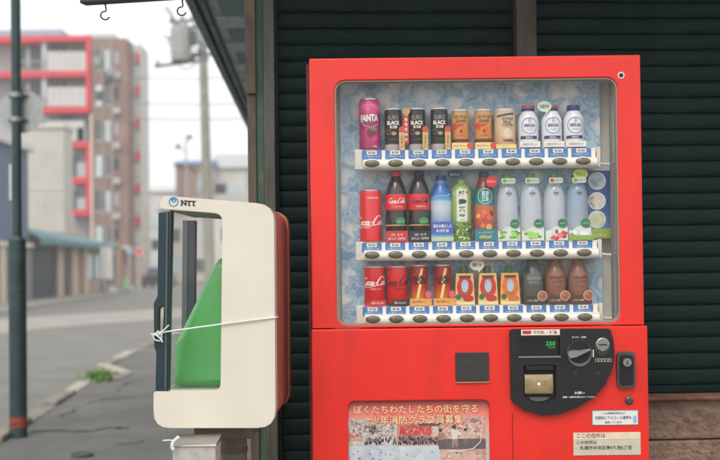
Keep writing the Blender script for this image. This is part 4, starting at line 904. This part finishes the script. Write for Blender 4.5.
# door frame on the open side: two posts, rails and a pane
def post(y0, y1, notch):
    o_ = [LT(157.5,212.5), LT(171.5,210.8), LT(168,391.2), LT(155,391.2)]
    if notch:
        L_ = [LT(155.6,352), LT(153.6,347), LT(153.2,303), LT(157,296)]
        o_ = [LT(158,212.5), LT(171.5,210.8), LT(168,391.2), LT(155,391.2)] + L_
    return plate(o_, [round_poly([LT(157.6,341), LT(161.8,341.5), LT(163.6,305), LT(158.2,309)], .003, 2)] if notch else [], y0, y1)
door = mk('door', post(.004, .034, True), M['dark'], tb, bevel=.003)
mk('door_strip', plate([LT(166.3,212), LT(168,211.6), LT(166.2,390.8), LT(164.6,390.8)], [], -.0005, .0045), M['darkgr'], door)
mk('door_post', plate([LT(191.5,221,TD), LT(197.5,221,TD), LT(196,378,TD), LT(190,378,TD)], [], TD-.045, TD-.006), M['dark'], door)
mk('door_jamb', plate([LT(185.5,221,TD), LT(190.5,221,TD), LT(189,378,TD), LT(184,378,TD)], [], TD-.045, TD-.006), M['darkgr'], door)
dpx = LT(158,300)[0]
mk('door_pane', ([(dpx,.035,LT(158,390)[1]),(dpx,TD-.046,LT(158,390)[1]),(dpx+.006,TD-.046,LT(158,213)[1]),(dpx+.006,.035,LT(158,213)[1])], [(0,1,2,3)]), mat_glass(ior=1.3, haze=.015, gloss=.3), door)
# emblem: blue ring with a small loop, then the letters
ex, ez = LT(173.6, 201.8)
mk('emblem_ring', plate(ellipse(ex, ez, .0134, .0134, 30), [ellipse(ex, ez-.0007, .0103, .0103, 30)], -.0012, .0004), mat((70,140,180), .4), tb)
cv = [(ex-.005,ez+.0095),(ex-.0034,ez+.0017),(ex+.0008,ez-.0013),(ex+.0046,ez+.0025),(ex+.0034,ez+.0072),(ex-.0004,ez+.0072),(ex-.0017,ez+.0034)]
mk('emblem_loop', move(ribbon([[(x, z) for x, z in cv]], .0016), 0, -.0008, 0), mat((70,140,180), .4), tb)
nx, nz = LT(188.6, 203.2); lt = tilt(fit(text('NTT', bold=.05), .0415, .0140), -.05)
mk('lettering', move(lt, nx, -.0008, nz), M['ink'], tb)
for dx, up_ in ((-.0195,-1),(-.0195,1),(-.0095,1),(.0022,-1),(.0160,-1)):      # slab serifs
    mk('serif', box(nx+dx-.0034, nx+dx+.0034, -.0009, -.0004, nz-dx*.05+up_*.0066-.0011, nz-dx*.05+up_*.0066+.0011), M['ink'], tb)
# pedestal
bz = LT(215, 428.5)[1]
mk('base_plate', box(LT(187,430)[0], LT(248,430)[0], .09, TD-.09, bz-.045, bz+.004), M['pedestal'], tb, bevel=.006)
cx_ = LT(231, 440, .2)[0]
mk('pedestal', cyl((cx_, .24, .0), (cx_, .24, bz-.044), .041, 28), M['pedestal'], tb, smooth=30)
mk('pedestal_ring', cyl((cx_, .24, LT(231,450,.2)[1]-.012), (cx_, .24, LT(231,450,.2)[1]+.004), .0435, 28), mat((88,78,70), .5), tb, smooth=30)
mk('foot_plate', box(cx_-.13, cx_+.13, .11, .37, .0, .012), M['pedestal'], tb, bevel=.003)
# green telephone inside
tel = thing('telephone', 'green sloping public telephone inside the glazed cabinet', 'telephone', (to.x, TY, 0), TR)
gb = [LT(174,345,.14), LT(215.5,262,.14), LT(221,257,.14), LT(236,257,.14), LT(236,390.5,.14), LT(180,390.5,.14), LT(173.5,384,.14)]
g0 = round_poly(gb, [.03,.03,.02,.01,.005,.035,.02], 6)
mk('body', pillow(g0, .12, .33, .04), M['green'], tel, smooth=50)
mk('side_rib', plate(round_poly([LT(208,380,.12), LT(218.5,285,.12), LT(226,285,.12), LT(226,380,.12)], .004, 3), [], .1165, .15), M['green'], tel, bevel=.003)
mk('handset', tube([(LT(176,330)[0]+.01, .34, LT(180,320)[1]), (LT(190,300)[0], .35, LT(190,290)[1]), (LT(205,275)[0], .34, LT(205,262)[1])], [.022,.016,.022], 12), mat((44,130,56), .35), tel, smooth=60)
mk('side_shelf', box(LT(163,391)[0], LT(236,391)[0], .139, .331, LT(200,391.5)[1]-.004, LT(200,390.8)[1]), M['inner'], tel)
# white string tied round the cabinet
def W(px, py, yl):
    p = LT(px, py, yl); return (p[0], yl, p[1])
sg = [W(156,334,-.006), W(168,331.5,-.006), W(200,327,-.006), W(230,323,-.005), W(262,319,-.005), W(275.6,317.3,-.003), W(277.5,317,.012), W(277.3,317,.06), W(277,317,.25), W(277,317,TD-.02), W(277,318,TD+.005), W(250,322,TD+.006), W(200,332,TD+.006), W(160,334,TD+.006), W(152,334,TD-.02), W(151.4,334,.2), W(152,334,.03), W(154.5,334.5,-.004)]
st_ = thing('string', 'thin white string tied round the telephone cabinet and its door handle', 'string', tb_M @ Vector((0,0,0)), TR)
mk('loop', tube(sg, .0023, 6), M['rope'], st_, smooth=60)
mk('knot', join([tube([W(155,333,-.008), W(158,336,-.010), W(161,333,-.009), W(158,331,-.008), W(155.5,334.5,-.011), W(160,338,-.009), W(162.5,342,-.006)], .0024, 6), tube([W(158,334,-.009), W(164,330,-.008), W(169,325,-.006)], .002, 6), tube([W(157,333,-.008), W(153,336,-.008), W(155,340,-.006), W(160,341,-.006)], .002, 6)]), M['rope'], st_, smooth=60)
JY = 2.64
# grey meter box in front of the pedestal, with a tie
gx0, gx1 = P(172.5, 450, JY).x, P(215.5, 450, JY).x; gz = P(194, 446, JY).z
gb_ = thing('junction_box', 'grey metal junction box on a post below the telephone cabinet', 'junction box', ((gx0+gx1)/2, JY, 0))
hw = (gx1-gx0)/2
mk('body', box(-hw, hw, 0, .1, gz-.34, gz), M['galv'], gb_, bevel=.004)
mk('lid', ([(-hw-.002,-.006,gz+.0005),(hw+.003,-.006,gz+.0005),(hw+.003,.106,gz+.0005),(-hw-.002,.106,gz+.0005),(-hw-.002,.0,gz+.004),(hw+.003,.0,gz+.006),(hw+.003,.11,gz+.014),(-hw-.002,.11,gz+.012)], box(0,1,0,1,0,1)[1]), M['steel'], gb_, bevel=.002)
mk('post', cyl((0,.05,0), (0,.05,gz-.341), .03, 20), M['galv'], gb_, smooth=30)
def GB(px, py, Y): p = P(px, py, Y); return (p.x-(gx0+gx1)/2, Y-JY, p.z)
mk('tie', join([tube([GB(172,444,JY-.01), GB(174,441,JY-.015), GB(178.5,437,JY-.02)], .0045, 6), tube([GB(163,440.5,JY-.01), GB(170,440,JY-.015), GB(176,441.5,JY-.015)], .0018, 5), tube([GB(172.5,443,JY-.015), GB(172,447,JY-.015), GB(173.5,449.5,JY-.015)], .005, 6)]), M['rope'], gb_, smooth=60)

# ================================================================== STREET POLE AT THE LEFT
g = G(18.5, 437); PYd = g.y
pole = thing('sign_pole', 'dark green sign pole with thick lower sleeve at the left edge', 'pole', (g.x, g.y, 0))
zs_ = P(16.5, 237, PYd).z; ztop = P(12, -60, PYd).z
mk('shaft', cyl((0,0,zs_-.05), (0,0,ztop), .0345, 24), M['pole'], pole, smooth=30)
mk('sleeve', tube([(0,0,0),(0,0,zs_-.02),(0,0,zs_)], [.062,.062,.05], 28), M['pole'], pole, smooth=30)
for y_ in (256, 288): z = P(17, y_, PYd).z; mk('sleeve_ring', cyl((0,0,z-.006), (0,0,z+.006), .0635, 28), mat((70,84,86), .5), pole, smooth=30)
z = P(18, 419, PYd).z; mk('reflective_band', cyl((0,0,z-.06), (0,0,z+.02), .0636, 28), M['orange'], pole, smooth=30)
dz = P(17, 110, PYd).z
mk('sign_disc', tube([(.02,.05,dz),(.02,.053,dz)], .162, 36), mat((168,170,166), .45, metal=.3, var=.08), pole, smooth=30)
for y_ in (95, 119.5):
    z = P(15, y_, PYd).z; cl_ = mk('clamp', cyl((0,0,z-.018), (0,0,z+.018), .041, 24), mat((160,164,160), .4, metal=.5), pole, smooth=30)
    mk('clamp_bar', box(-.07, .07, .03, .052, z-.008, z+.008), mat((96,104,106), .5, metal=.5), cl_)
z0, z1_ = P(13, 201, PYd).z, P(13, 165, PYd).z
mk('side_plate', box(-.046, -.024, -.035, -.005, z0, z1_), mat((196,200,196), .5), pole, bevel=.003)
# drain in the pavement
g = G(82, 456); dr = thing('drain_cover', 'small dark iron cover in the pavement near the pole', 'drain cover', (g.x, g.y, .004)); mk('cover', cyl((0,0,0), (0,0,.012), .06, 24), mat((70,68,66), .7, var=.2), dr); mk('cover_rim', plate(ellipse(0,0,.07,.07,24), [ellipse(0,0,.062,.062,24)], 0, .014), mat((90,88,84), .7), dr).rotation_euler = (R(90),0,0)

# ================================================================== BACKGROUND
def flatbox(px0, px1, py0, py1, Y, D, z0=None):
    a, b = P(px0, py1, Y), P(px1, py0, Y); return box(a.x, b.x, Y, Y+D, (a.z if z0 is None else z0), b.z)
def bpart(name, par, px0, px1, py0, py1, Y, D, m, z0=None, bevel=0):
    """block of the facade that faces the camera, from its outline at depth Y"""
    xm, ym = (px0+px1)/2, (py0+py1)/2
    a, b = P(px0, ym, Y), P(px1, ym, Y); zt0, zb0 = P(xm, py0, Y).z, P(xm, py1, Y).z
    return mk(name, box(a.x, b.x, Y, Y+D, zb0 if z0 is None else z0, zt0), m, par, bevel=bevel)
# apartment block
AY = 84.0
ap = thing('apartment_block', 'tall apartment block with red balcony frames and brown tiled wall', 'building', (0,0,0))
brown = mat_mix((132,102,93), (152,120,110), .5, .4, .6, .85, .1, (1,1,1), (116,90,84), 6); redb = mat((216,44,60), .5, var=.05, scale=1); lightw = mat((196,192,186), .7, var=.05, scale=1); greyw = mat((160,160,160), .75, var=.08, scale=.6); winm = mat((40,62,72), .15, var=.3, scale=.6); winl = mat((196,210,214), .2, var=.15, scale=.8)
bpart('wall', ap, -60, 90.5, 37, 300, AY+1.6, 14, greyw, 0)
bpart('end_wall', ap, 92.5, 128, 38.5, 300, AY, 3, brown, 0)
bpart('stair_tower', ap, 127.6, 142, 45, 300, AY+2, 3, lightw, 0)
bpart('roof_parapet', ap, -60, 62, 30, 36, AY+3, 10, mat((150,162,176), .6), None); bpart('roof_parapet', ap, 88, 114, 33.5, 38, AY+3, 8, mat((196,196,194), .6), None)
FL = [38.5, 74, 109.5, 144.5, 180, 212.5]
for k, y_ in enumerate(FL):
    x0 = -20 if k < 2 else (40 if k == 2 else 69)
    bpart('balcony_slab', ap, x0, 90, y_-2.8, y_+2.8, AY, 1.7, redb)
    if k < 5:
        yn = FL[k+1]
        if k in (0, 1, 3, 4): bpart('balcony_post', ap, 86, 90.4, y_+2.9, yn-2.9, AY, .25, redb)
        xx = 47
        if k < 2:
            for j in range(6): bpart('balcony_panel', ap, xx+j*6.5, xx+j*6.5+6.2, y_+13, yn-3.2, AY+.06, .06, lightw)
            rl = bpart('balcony_rail', ap, 20, 46.5, y_+22, y_+23, AY+.05, .06, greyw)
            for j in range(9): mk('baluster', flatbox(20.5+j*3, 20.9+j*3, y_+23, yn-3, AY+.06, .03), greyw, rl)
            w_ = bpart('window', ap, 19, 40, y_+8, yn-6, AY+1.52, .1, winm); bpart('curtain', w_, 26, 30, y_+9, yn-7, AY+1.5, .015, winl)
            w_ = bpart('window', ap, 54, 66, y_+8, y_+18, AY+1.52, .1, winm); bpart('frame', w_, 59.6, 60.3, y_+8, y_+18, AY+1.47, .045, lightw)
            bpart('partition', ap, 42, 46, y_+3, yn-3, AY+.3, 1.2, mat((196,196,196), .7))
        else:
            w_ = bpart('window', ap, 71, 78, y_+10, yn-4, AY+1.52, .1, winm); bpart('frame', w_, 74.2, 74.8, y_+10, yn-4, AY+1.47, .045, lightw)
            bpart('balcony_panel', ap, 77, 85.8, y_+18, yn-3.2, AY+.06, .06, mat((170,176,176), .6))
bpart('balcony_panel', ap, 47, 84, 121, 141, AY+.06, .06, lightw); bpart('window', ap, 60, 74, 116, 126, AY+1.5, .1, winm); bpart('column', ap, 90.6, 92.8, 114, 300, AY-.1, .6, mat((212,200,180), .7), 0)
for k in range(6):
    y_ = 50+35.3*k
    for x0, x1 in ((96,103), (105,110)):
        w_ = bpart('window', ap, x0, x1, y_, y_+20, AY-.04, .06, winl if (k+x0) % 2 else winm); bpart('frame', w_, x0-.5, x1+.5, y_+20, y_+21.2, AY-.1, .12, lightw); bpart('mullion', w_, (x0+x1)/2-.3, (x0+x1)/2+.3, y_, y_+20, AY-.07, .03, lightw)
    a_ = bpart('air_conditioner', ap, 113, 119, y_+22, y_+28, AY-.5, .45, lightw); bpart('fan_grille', a_, 114, 117, y_+23, y_+27, AY-.53, .03, greyw)
    bpart('window', ap, 114, 119, y_+2, y_+14, AY-.04, .06, winm if k % 2 else greyw)
    bpart('red_panel', ap, 135.5, 139, 53+32.6*k, 53+32.6*k+9, AY+1.6, .4, redb); bpart('window', ap, 136, 138.5, 66+32.6*k, 80+32.6*k, AY+1.9, .1, winl)
for k in range(6): bpart('tower_band', ap, 128.5, 141.5, 63+32.6*k, 64+32.6*k, AY+1.85, .2, mat((190,186,178), .7))
bpart('drain_pipe', ap, 111.4, 112.4, 40, 280, AY-.2, .15, mat((176,172,168), .6)); bpart('corner_strip', ap, 140.4, 142.2, 44, 283, AY+1.8, .3, mat((196,190,170), .7), 0)
bpart('shop_canopy', ap, 74, 128, 246, 249, AY-1.2, 1.2, mat((190,182,170), .7)); bpart('shop_front', ap, 74, 122, 249, 280, AY-.06, .1, mat((40,62,66), .3), None)
for x0, x1 in ((76,85), (87,96), (110,113)):
    w_ = bpart('shop_window', ap, x0, x1, 258, 274, AY-.1, .05, winl); bpart('frame', w_, x0-.4, x1+.4, 274, 275.4, AY-.14, .07, lightw)
# wall along the left side of the street: blue-grey warehouse, white building, awning shop
FXs = -13.45
def side_building(name, label, xw, y0, y1, h, m, depth=9, hs=None):
    b = thing(name, label, 'building', (xw, y0, 0)); mk('wall', box(-depth, 0, 0, y1-y0, 0, h), m, b); return b
a = P(28.3, 200, 41); wh = side_building('warehouse', 'blue grey metal clad warehouse with white roof edge at left', a.x, 28, 41, 6.05, mat((104,122,142), .6, var=.06, scale=.8), 9)
mk('roof_edge', box(-9.1, .25, -.2, 13.15, 6.055, 6.32), mat((214,212,206), .6), wh, bevel=.03)
for k in range(25): mk('cladding_rib', box(.0005, .03, .2+k*.52, .26+k*.52, 2.3, 6.0), mat((96,114,134), .6), wh)
mk('ground_band', box(.0005, .2, -.1, 13.05, 2.15, 2.32), mat((210,202,188), .7), wh)
gate_z = 2.14
for k in range(7):
    y_ = .3+k*1.85; mk('pillar', box(.0005, .16, y_, y_+.32, 0, gate_z), mat((214,202,184), .8, var=.06, scale=2), wh)
    mk('shutter_door', box(.0005, .05, y_+.33, y_+1.84, 0, gate_z-.1), mat((176,172,166) if k < 5 else (120,124,122), .6, var=.08, scale=2), wh)
wa, wz = P(10, 200, 52), P(64, 200, 52)
wb_ = thing('white_building', 'plain off white building between warehouse and apartment block', 'building', (wa.x, 52, 0))
ww, wh_ = wz.x-wa.x, P(45, 128, 52).z
mk('wall', box(0, ww, 0, 1.6, 0, wh_), mat_mix((188,184,174), (200,195,184), .6, .35, .65, .85, .1, (1,1,.4), (176,170,160), 3), wb_)
mk('roof_edge', box(-.1, ww+.1, -.12, 1.7, wh_+.002, wh_+.2), mat((206,202,194), .7), wb_)
for zz in (3.1, 5.4): mk('floor_line', box(0, ww, -.03, -.0005, zz, zz+.07), mat((204,198,186), .8), wb_)
mk('sign_board', box(ww-1.2, ww+1.1, -.1, -.0005, 2.9, 3.2), mat((160,148,132), .7), wb_)
# awning shop
sx = P(31, 260, 41.5).x; sw = thing('awning_shop', 'small shop with a teal awning and dark doorway across the street', 'shop', (sx, 41.3, 0))
mk('wall', box(-.38, -.3, 0, 12.5, 0, 2.75), mat((168,150,138), .8, var=.08, scale=1.5), sw)
mk('front_wall', box(-.38, -.3, 12.51, 14.2, 0, 2.6), mat((60,74,76), .8), sw)
aw = mk('awning', ([(-.3,-.15,3.0),(-.3,13.4,2.75),(.5,13.4,2.5),(.5,-.15,2.58),(-.3,-.15,2.92),(-.3,13.4,2.67),(.5,13.4,2.42),(.5,-.15,2.5)], box(0,1,0,1,0,1)[1]), mat((104,142,148), .6, var=.12, scale=1), sw)
mk('awning_valance', box(.49, .52, -.15, 13.4, 2.3, 2.49), mat((92,132,140), .6, var=.1), aw)
for k in range(8): mk('awning_rib', ([(-.3,k*1.85,3.02-.035*k),(-.3,k*1.85+.06,3.02-.035*k),(.5,k*1.85+.06,2.6-.011*k),(.5,k*1.85,2.6-.011*k),(-.3,k*1.85,2.98-.035*k),(-.3,k*1.85+.06,2.98-.035*k),(.5,k*1.85+.06,2.57-.011*k),(.5,k*1.85,2.57-.011*k)], box(0,1,0,1,0,1)[1]), mat((116,152,158), .6), aw)
mk('door', box(-.299, -.25, .3, 4.3, 0, 2.2), mat((34,46,50), .5), sw)
for y_ in (4.35, 6.6, 8.6): mk('pillar', box(-.299, -.1, y_, y_+.75, 0, 2.3), mat((196,176,158), .8), sw)
mk('door', box(-.299, -.22, 5.2, 6.4, 0, 2.1), mat((60,62,62), .5), sw)
w_ = mk('window', box(-.299, -.26, 9.5, 12.3, .75, 2.0), winl, sw)
for y_ in (9.5, 10.9, 12.25): mk('frame', box(-.259, -.2, y_-.06, y_+.06, .7, 2.05), mat((44,58,60), .5), w_)
# utility poles
def upole(px, py_top, Y, r, label, arms=()):
    a = P(px, 240, Y); zt = P(px, py_top, Y).z; o = thing('utility_pole', label, 'utility pole', (a.x, Y, 0), 0, 'utility poles along the street')
    mk('shaft', tube([(0,0,0),(0,0,zt)], [r, r*.72], 14), mat((150,146,134), .85, var=.12, scale=4), o, smooth=40); return o, zt
up, zt = upole(210, 14, 38, .21, 'concrete utility pole with transformer cans beside the eave')
up.rotation_euler = (0, R(-1.2), 0)
def UP(px, py): p = P(px, py, 38); return Vector((p.x-up.location.x, 0, p.z))
gm = mat((150,152,148), .6, var=.1, scale=4); dm = mat((84,88,86), .6)
c = UP(187, 47); tf = mk('transformer', tube([c+Vector((0,-.3,-.62)), c+Vector((0,-.3,-.56)), c+Vector((0,-.3,.62)), c+Vector((0,-.3,.7))], [.3,.36,.36,.3], 18), gm, up, smooth=40)
for dx in (-.2, 0, .2): mk('bushing', tube([c+Vector((dx,-.3,.68)), c+Vector((dx,-.3,.8)), c+Vector((dx,-.3,.95))], [.07,.09,.04], 8), mat((150,150,142), .4), tf)
for (x0, y0, x1, y1) in ((160,66,214,60), (178,58,220,55), (190,28,222,27), (176,22,212,20)):
    a, b = UP(x0, y0), UP(x1, y1); ar = mk('crossarm', tube([a+Vector((0,-.1,0)), b+Vector((0,-.1,0))], .06, 6), dm, up)
    for k in range(4):
        p = a.lerp(b, .06+k*.29); mk('insulator', tube([p+Vector((0,-.1,.05)), p+Vector((0,-.1,.14)), p+Vector((0,-.1,.24))], [.05,.08,.04], 8), gm, ar)
c = UP(199, 40); mk('switch_box', box(c.x-.18, c.x+.16, -.35, -.1, c.z-.25, c.z+.3), dm, up, bevel=.03)
c = UP(183, 24); mk('bracket', tube([c, UP(176,12), UP(172,6)], .05, 6), dm, up); c = UP(205, 30); mk('switch_box', box(c.x-.25, c.x+.2, -.3, -.08, c.z-.5, c.z-.1), gm, up, bevel=.03)
for k in range(9):
    a, b = UP(random.uniform(166,200), random.uniform(20,62)), UP(random.uniform(196,220), random.uniform(18,70)); m_ = (a+b)/2+Vector((0,0,-random.uniform(.2,.7)))
    mk('jumper_cable', tube([a+Vector((0,-.2,0)), a.lerp(m_,.6)+Vector((0,-.3,-.1)), m_+Vector((0,-.3,0)), b.lerp(m_,.5)+Vector((0,-.25,-.08)), b+Vector((0,-.15,0))], .025, 5), dm, up, smooth=60)
for k in range(5):
    c = UP(random.uniform(192,214), random.uniform(24,60)); mk('cutout_switch', tube([c+Vector((0,-.25,-.16)), c+Vector((0,-.25,0)), c+Vector((.03,-.25,.16))], [.05,.08,.05], 8), dm if k % 2 else gm, up, smooth=60)
up2, _ = upole(104.5, 40, 46, .11, 'slim pale utility pole in front of the brown apartment wall')
c = P(106, 262, 46); mk('notice_board', box(-.16, .38, -.1, -.06, P(104,279,46).z, P(104,247,46).z), mat((206,202,198), .6, var=.06, scale=3), up2)
for k, (px, py) in enumerate(((98,62),(108,80),(112,72),(100,96))):
    p = P(px, py, 46); mk('cable_box', box(p.x-up2.location.x-.16, p.x-up2.location.x+.16, -.2, .1, p.z-.2, p.z+.2), dm if k % 2 else gm, up2, bevel=.03)
# overhead lines
def wire(a, b, sag, label, r=.022):
    a, b = Vector(a), Vector(b); pts = [a.lerp(b, k/14)+Vector((0,0,-sag*4*(k/14)*(1-k/14))) for k in range(15)]
    o = mk('power_line', tube([p-a for p in pts], r, 5), mat((130,132,134), .7), None, a); tag(o, label, 'power line', 'overhead power lines')
for k, (y0, y1, lab) in enumerate(((75.5,77,'topmost of the thin level lines between pole and apartment block'),(101,103,'middle one of the thin level lines between pole and apartment block'),(116,118,'lowest of the thin level lines between pole and apartment block'))):
    wire(P(105, y0+1, 46), P(300, y1-2, 36), .12, lab, .022)
wire(P(-10, -30, 30), P(66, 46, 60), .3, 'thin line slanting down across the white sky at left', .008); wire(P(20, -30, 30), P(74, 40, 60), .3, 'second thin slanting line in the sky, nearer the hook', .008)
# road signs by the crossing
def rsign(px, py, r_, c, label, Y=60, two=None):
    a = P(px, py, Y); g_ = thing('road_sign', label, 'road sign', (a.x, Y, 0), 0, 'road signs at the crossing'); mk('post', cyl((0,0,0), (0,0,a.z+.3), .045, 10), mat((196,192,184), .6), g_)
    mk('disc', tube([(0,-.06,a.z), (0,-.045,a.z)], r_, 20), mat(c, .5), g_); mk('disc_rim', plate(ellipse(0, a.z, r_*1.08, r_*1.08, 20), [ellipse(0, a.z, r_*.9, r_*.9, 20)], -.075, -.061), mat((226,224,220), .5) , g_)
rsign(129.5, 251, .17, (150,176,206), 'pale blue round road sign at the crossing'); rsign(139, 251.5, .22, (226,70,74), 'red round road sign at the crossing')
bl = P(126, 283, 58); bo_ = thing('bollard', 'small green bollard beside the road signs', 'bollard', (bl.x, 58, 0)); mk('body', tube([(0,0,0),(0,0,.5),(0,0,.72)], [.14,.1,.06], 10), mat((110,196,130), .6), bo_, smooth=50); mk('foot', cyl((0,0,0), (0,0,.06), .2, 12), mat((60,66,62), .7), bo_)
wp = thing('gate_post', 'brown square gate post beside the shop front', 'post', (P(119,265,62).x, 62, 0)); mk('shaft', box(-.17, .17, -.17, .17, 0, 3.0), mat((150,128,112), .8), wp, bevel=.02); mk('cap', box(-.2, .2, -.2, .2, 3.002, 3.1), mat((130,112,100), .8), wp, bevel=.02)
tp = thing('gate_post', 'brown square gate post behind the red road sign', 'post', (P(138,270,64).x, 64, 0)); mk('shaft', box(-.2, .2, -.2, .2, 0, 1.9), mat((160,138,124), .8), tp, bevel=.02); mk('cap', box(-.24, .24, -.24, .24, 1.902, 2.0), mat((140,120,108), .8), tp, bevel=.02)
# parked car far down the street
car = thing('parked_car', 'dark parked car far down the street beside the door handle', 'car', (P(154,277,70).x, 70, RZ+.004))
cm = mat((44,48,54), .3, coat=.5)
mk('body', plate(round_poly([(-.85,.22),(.85,.22),(.87,.8),(.72,.9),(-.72,.9),(-.87,.8)], .06), [], 0, 4.0), cm, car, bevel=.05); cbn = mk('cabin', ([(-.72,.5,.9),(.72,.5,.9),(.72,3.3,.9),(-.72,3.3,.9),(-.56,1.0,1.42),(.56,1.0,1.42),(.56,2.8,1.42),(-.56,2.8,1.42)], box(0,1,0,1,0,1)[1]), cm, car, bevel=.04)
mk('rear_window', ([(-.58,.6,.98),(.58,.6,.98),(.48,.9,1.34),(-.48,.9,1.34)], [(0,1,2,3)]), winm, cbn)
for s_ in (-1, 1):
    mk('tail_light', box(s_*.72-.1, s_*.72+.1, -.03, .02, .62, .78), mat((170,30,30), .3), car, bevel=.01)
    for y_ in (.7, 3.2):
        wv = mk('wheel', cyl((s_*.72,y_,.3), (s_*.88,y_,.3), .3, 20), mat((26,26,28), .8), car, smooth=30); mk('rim', cyl((s_*.875,y_,.3), (s_*.89,y_,.3), .18, 16), M['steel'], wv)
# far houses closing the street
def house(px0, px1, py_e, py_r, Y, label, cw, cr_, D=8, win=True):
    a, b = P(px0, 240, Y), P(px1, 240, Y); ze = P((px0+px1)/2, py_e, Y).z; zr = P((px0+px1)/2, py_r, Y).z; w = b.x-a.x
    h = thing('house', label, 'house', (a.x, Y, 0), 0, 'far houses at the end of the street')
    mk('wall', box(0, w, 0, D, 0, ze), mat(cw, .85, var=.06, scale=.8), h)
    mk('roof', ([(-.3,-.4,ze+.01),(w+.3,-.4,ze+.01),(w+.3,D+.4,ze+.01),(-.3,D+.4,ze+.01),(-.3,D/2,zr),(w+.3,D/2,zr)], [(0,1,5,4),(3,4,5,2),(0,4,3),(1,2,5),(0,3,2,1)]), mat(cr_, .7), h)
    if win:
        n = max(2, int(w/2.4))
        for fl in range(max(1, int(ze/2.8))):
            for k in range(n):
                x = w*(k+.5)/n; w_ = mk('window', box(x-.6, x+.6, -.05, -.0005, .9+2.8*fl, 2.1+2.8*fl), winm if (k+fl) % 2 else winl, h); mk('frame', box(x-.68, x+.68, -.1, -.051, .82+2.8*fl, .9+2.8*fl), lightw, w_)
    return h
house(176, 209, 164, 156, 105, 'far house with a blue roof left of the utility pole', (196,182,172), (110,150,190)); house(178, 188, 166, 163, 96, 'narrow brown far building below the blue roof', (168,140,126), (150,130,120), 6)
house(213, 246, 168, 150, 110, 'far grey roofed house right of the utility pole', (206,202,196), (176,176,176)); house(244, 275, 172, 158, 118, 'pale far house beside the corner post', (212,208,200), (180,182,186))
house(149, 178, 192, 184, 125, 'low pale far house left of the street lamp', (214,210,204), (190,188,184)); house(160, 215, 212, 200, 92, 'wide low far house behind the telephone cabinet', (206,198,186), (170,166,160)); house(214, 300, 205, 190, 90, 'wide cream far house hidden mostly by the cabinet', (210,204,192), (150,148,144))
# street lamp with two heads
lp = P(186.5, 200, 62); la = thing('street_lamp', 'thin far street lamp with two round heads', 'street lamp', (lp.x, 62, 0)); zl = P(186, 138, 62).z
mk('post', tube([(0,0,0),(0,0,zl)], [.07,.05], 10), mat((170,168,162), .6), la)
for dx, py in ((-8.5,146.5), (3,137)):
    e = P(186.5+dx, py, 62); o_ = mk('lamp_arm', tube([(0,0,e.z-.35),(e.x-lp.x,0,e.z)], .03, 6), dm, la); mk('lamp_head', tube([(e.x-lp.x,0,e.z-.12),(e.x-lp.x,0,e.z),(e.x-lp.x,0,e.z+.14)], [.12,.2,.08], 12), mat((110,112,108), .5), la, smooth=60)
# ------------------------------------------------------------------ pale air
hz = struct(mk('haze', box(-270, 270, -120, 330, -1.2, 32), mat((255,255,255))), 'stuff')
hm = bpy.data.materials.new('air'); hm.use_nodes = True; hn = hm.node_tree.nodes; hn.clear()
ho = hn.new('ShaderNodeOutputMaterial'); hv = hn.new('ShaderNodeVolumePrincipled'); hv.inputs['Color'].default_value = (.96,.97,.98,1)
hv.inputs['Density'].default_value = .0017; hv.inputs['Anisotropy'].default_value = .2
hm.node_tree.links.new(hv.outputs[0], ho.inputs['Volume']); hz.data.materials.clear(); hz.data.materials.append(hm)
tag(hz, 'pale even haze in the air over the whole street', 'haze')
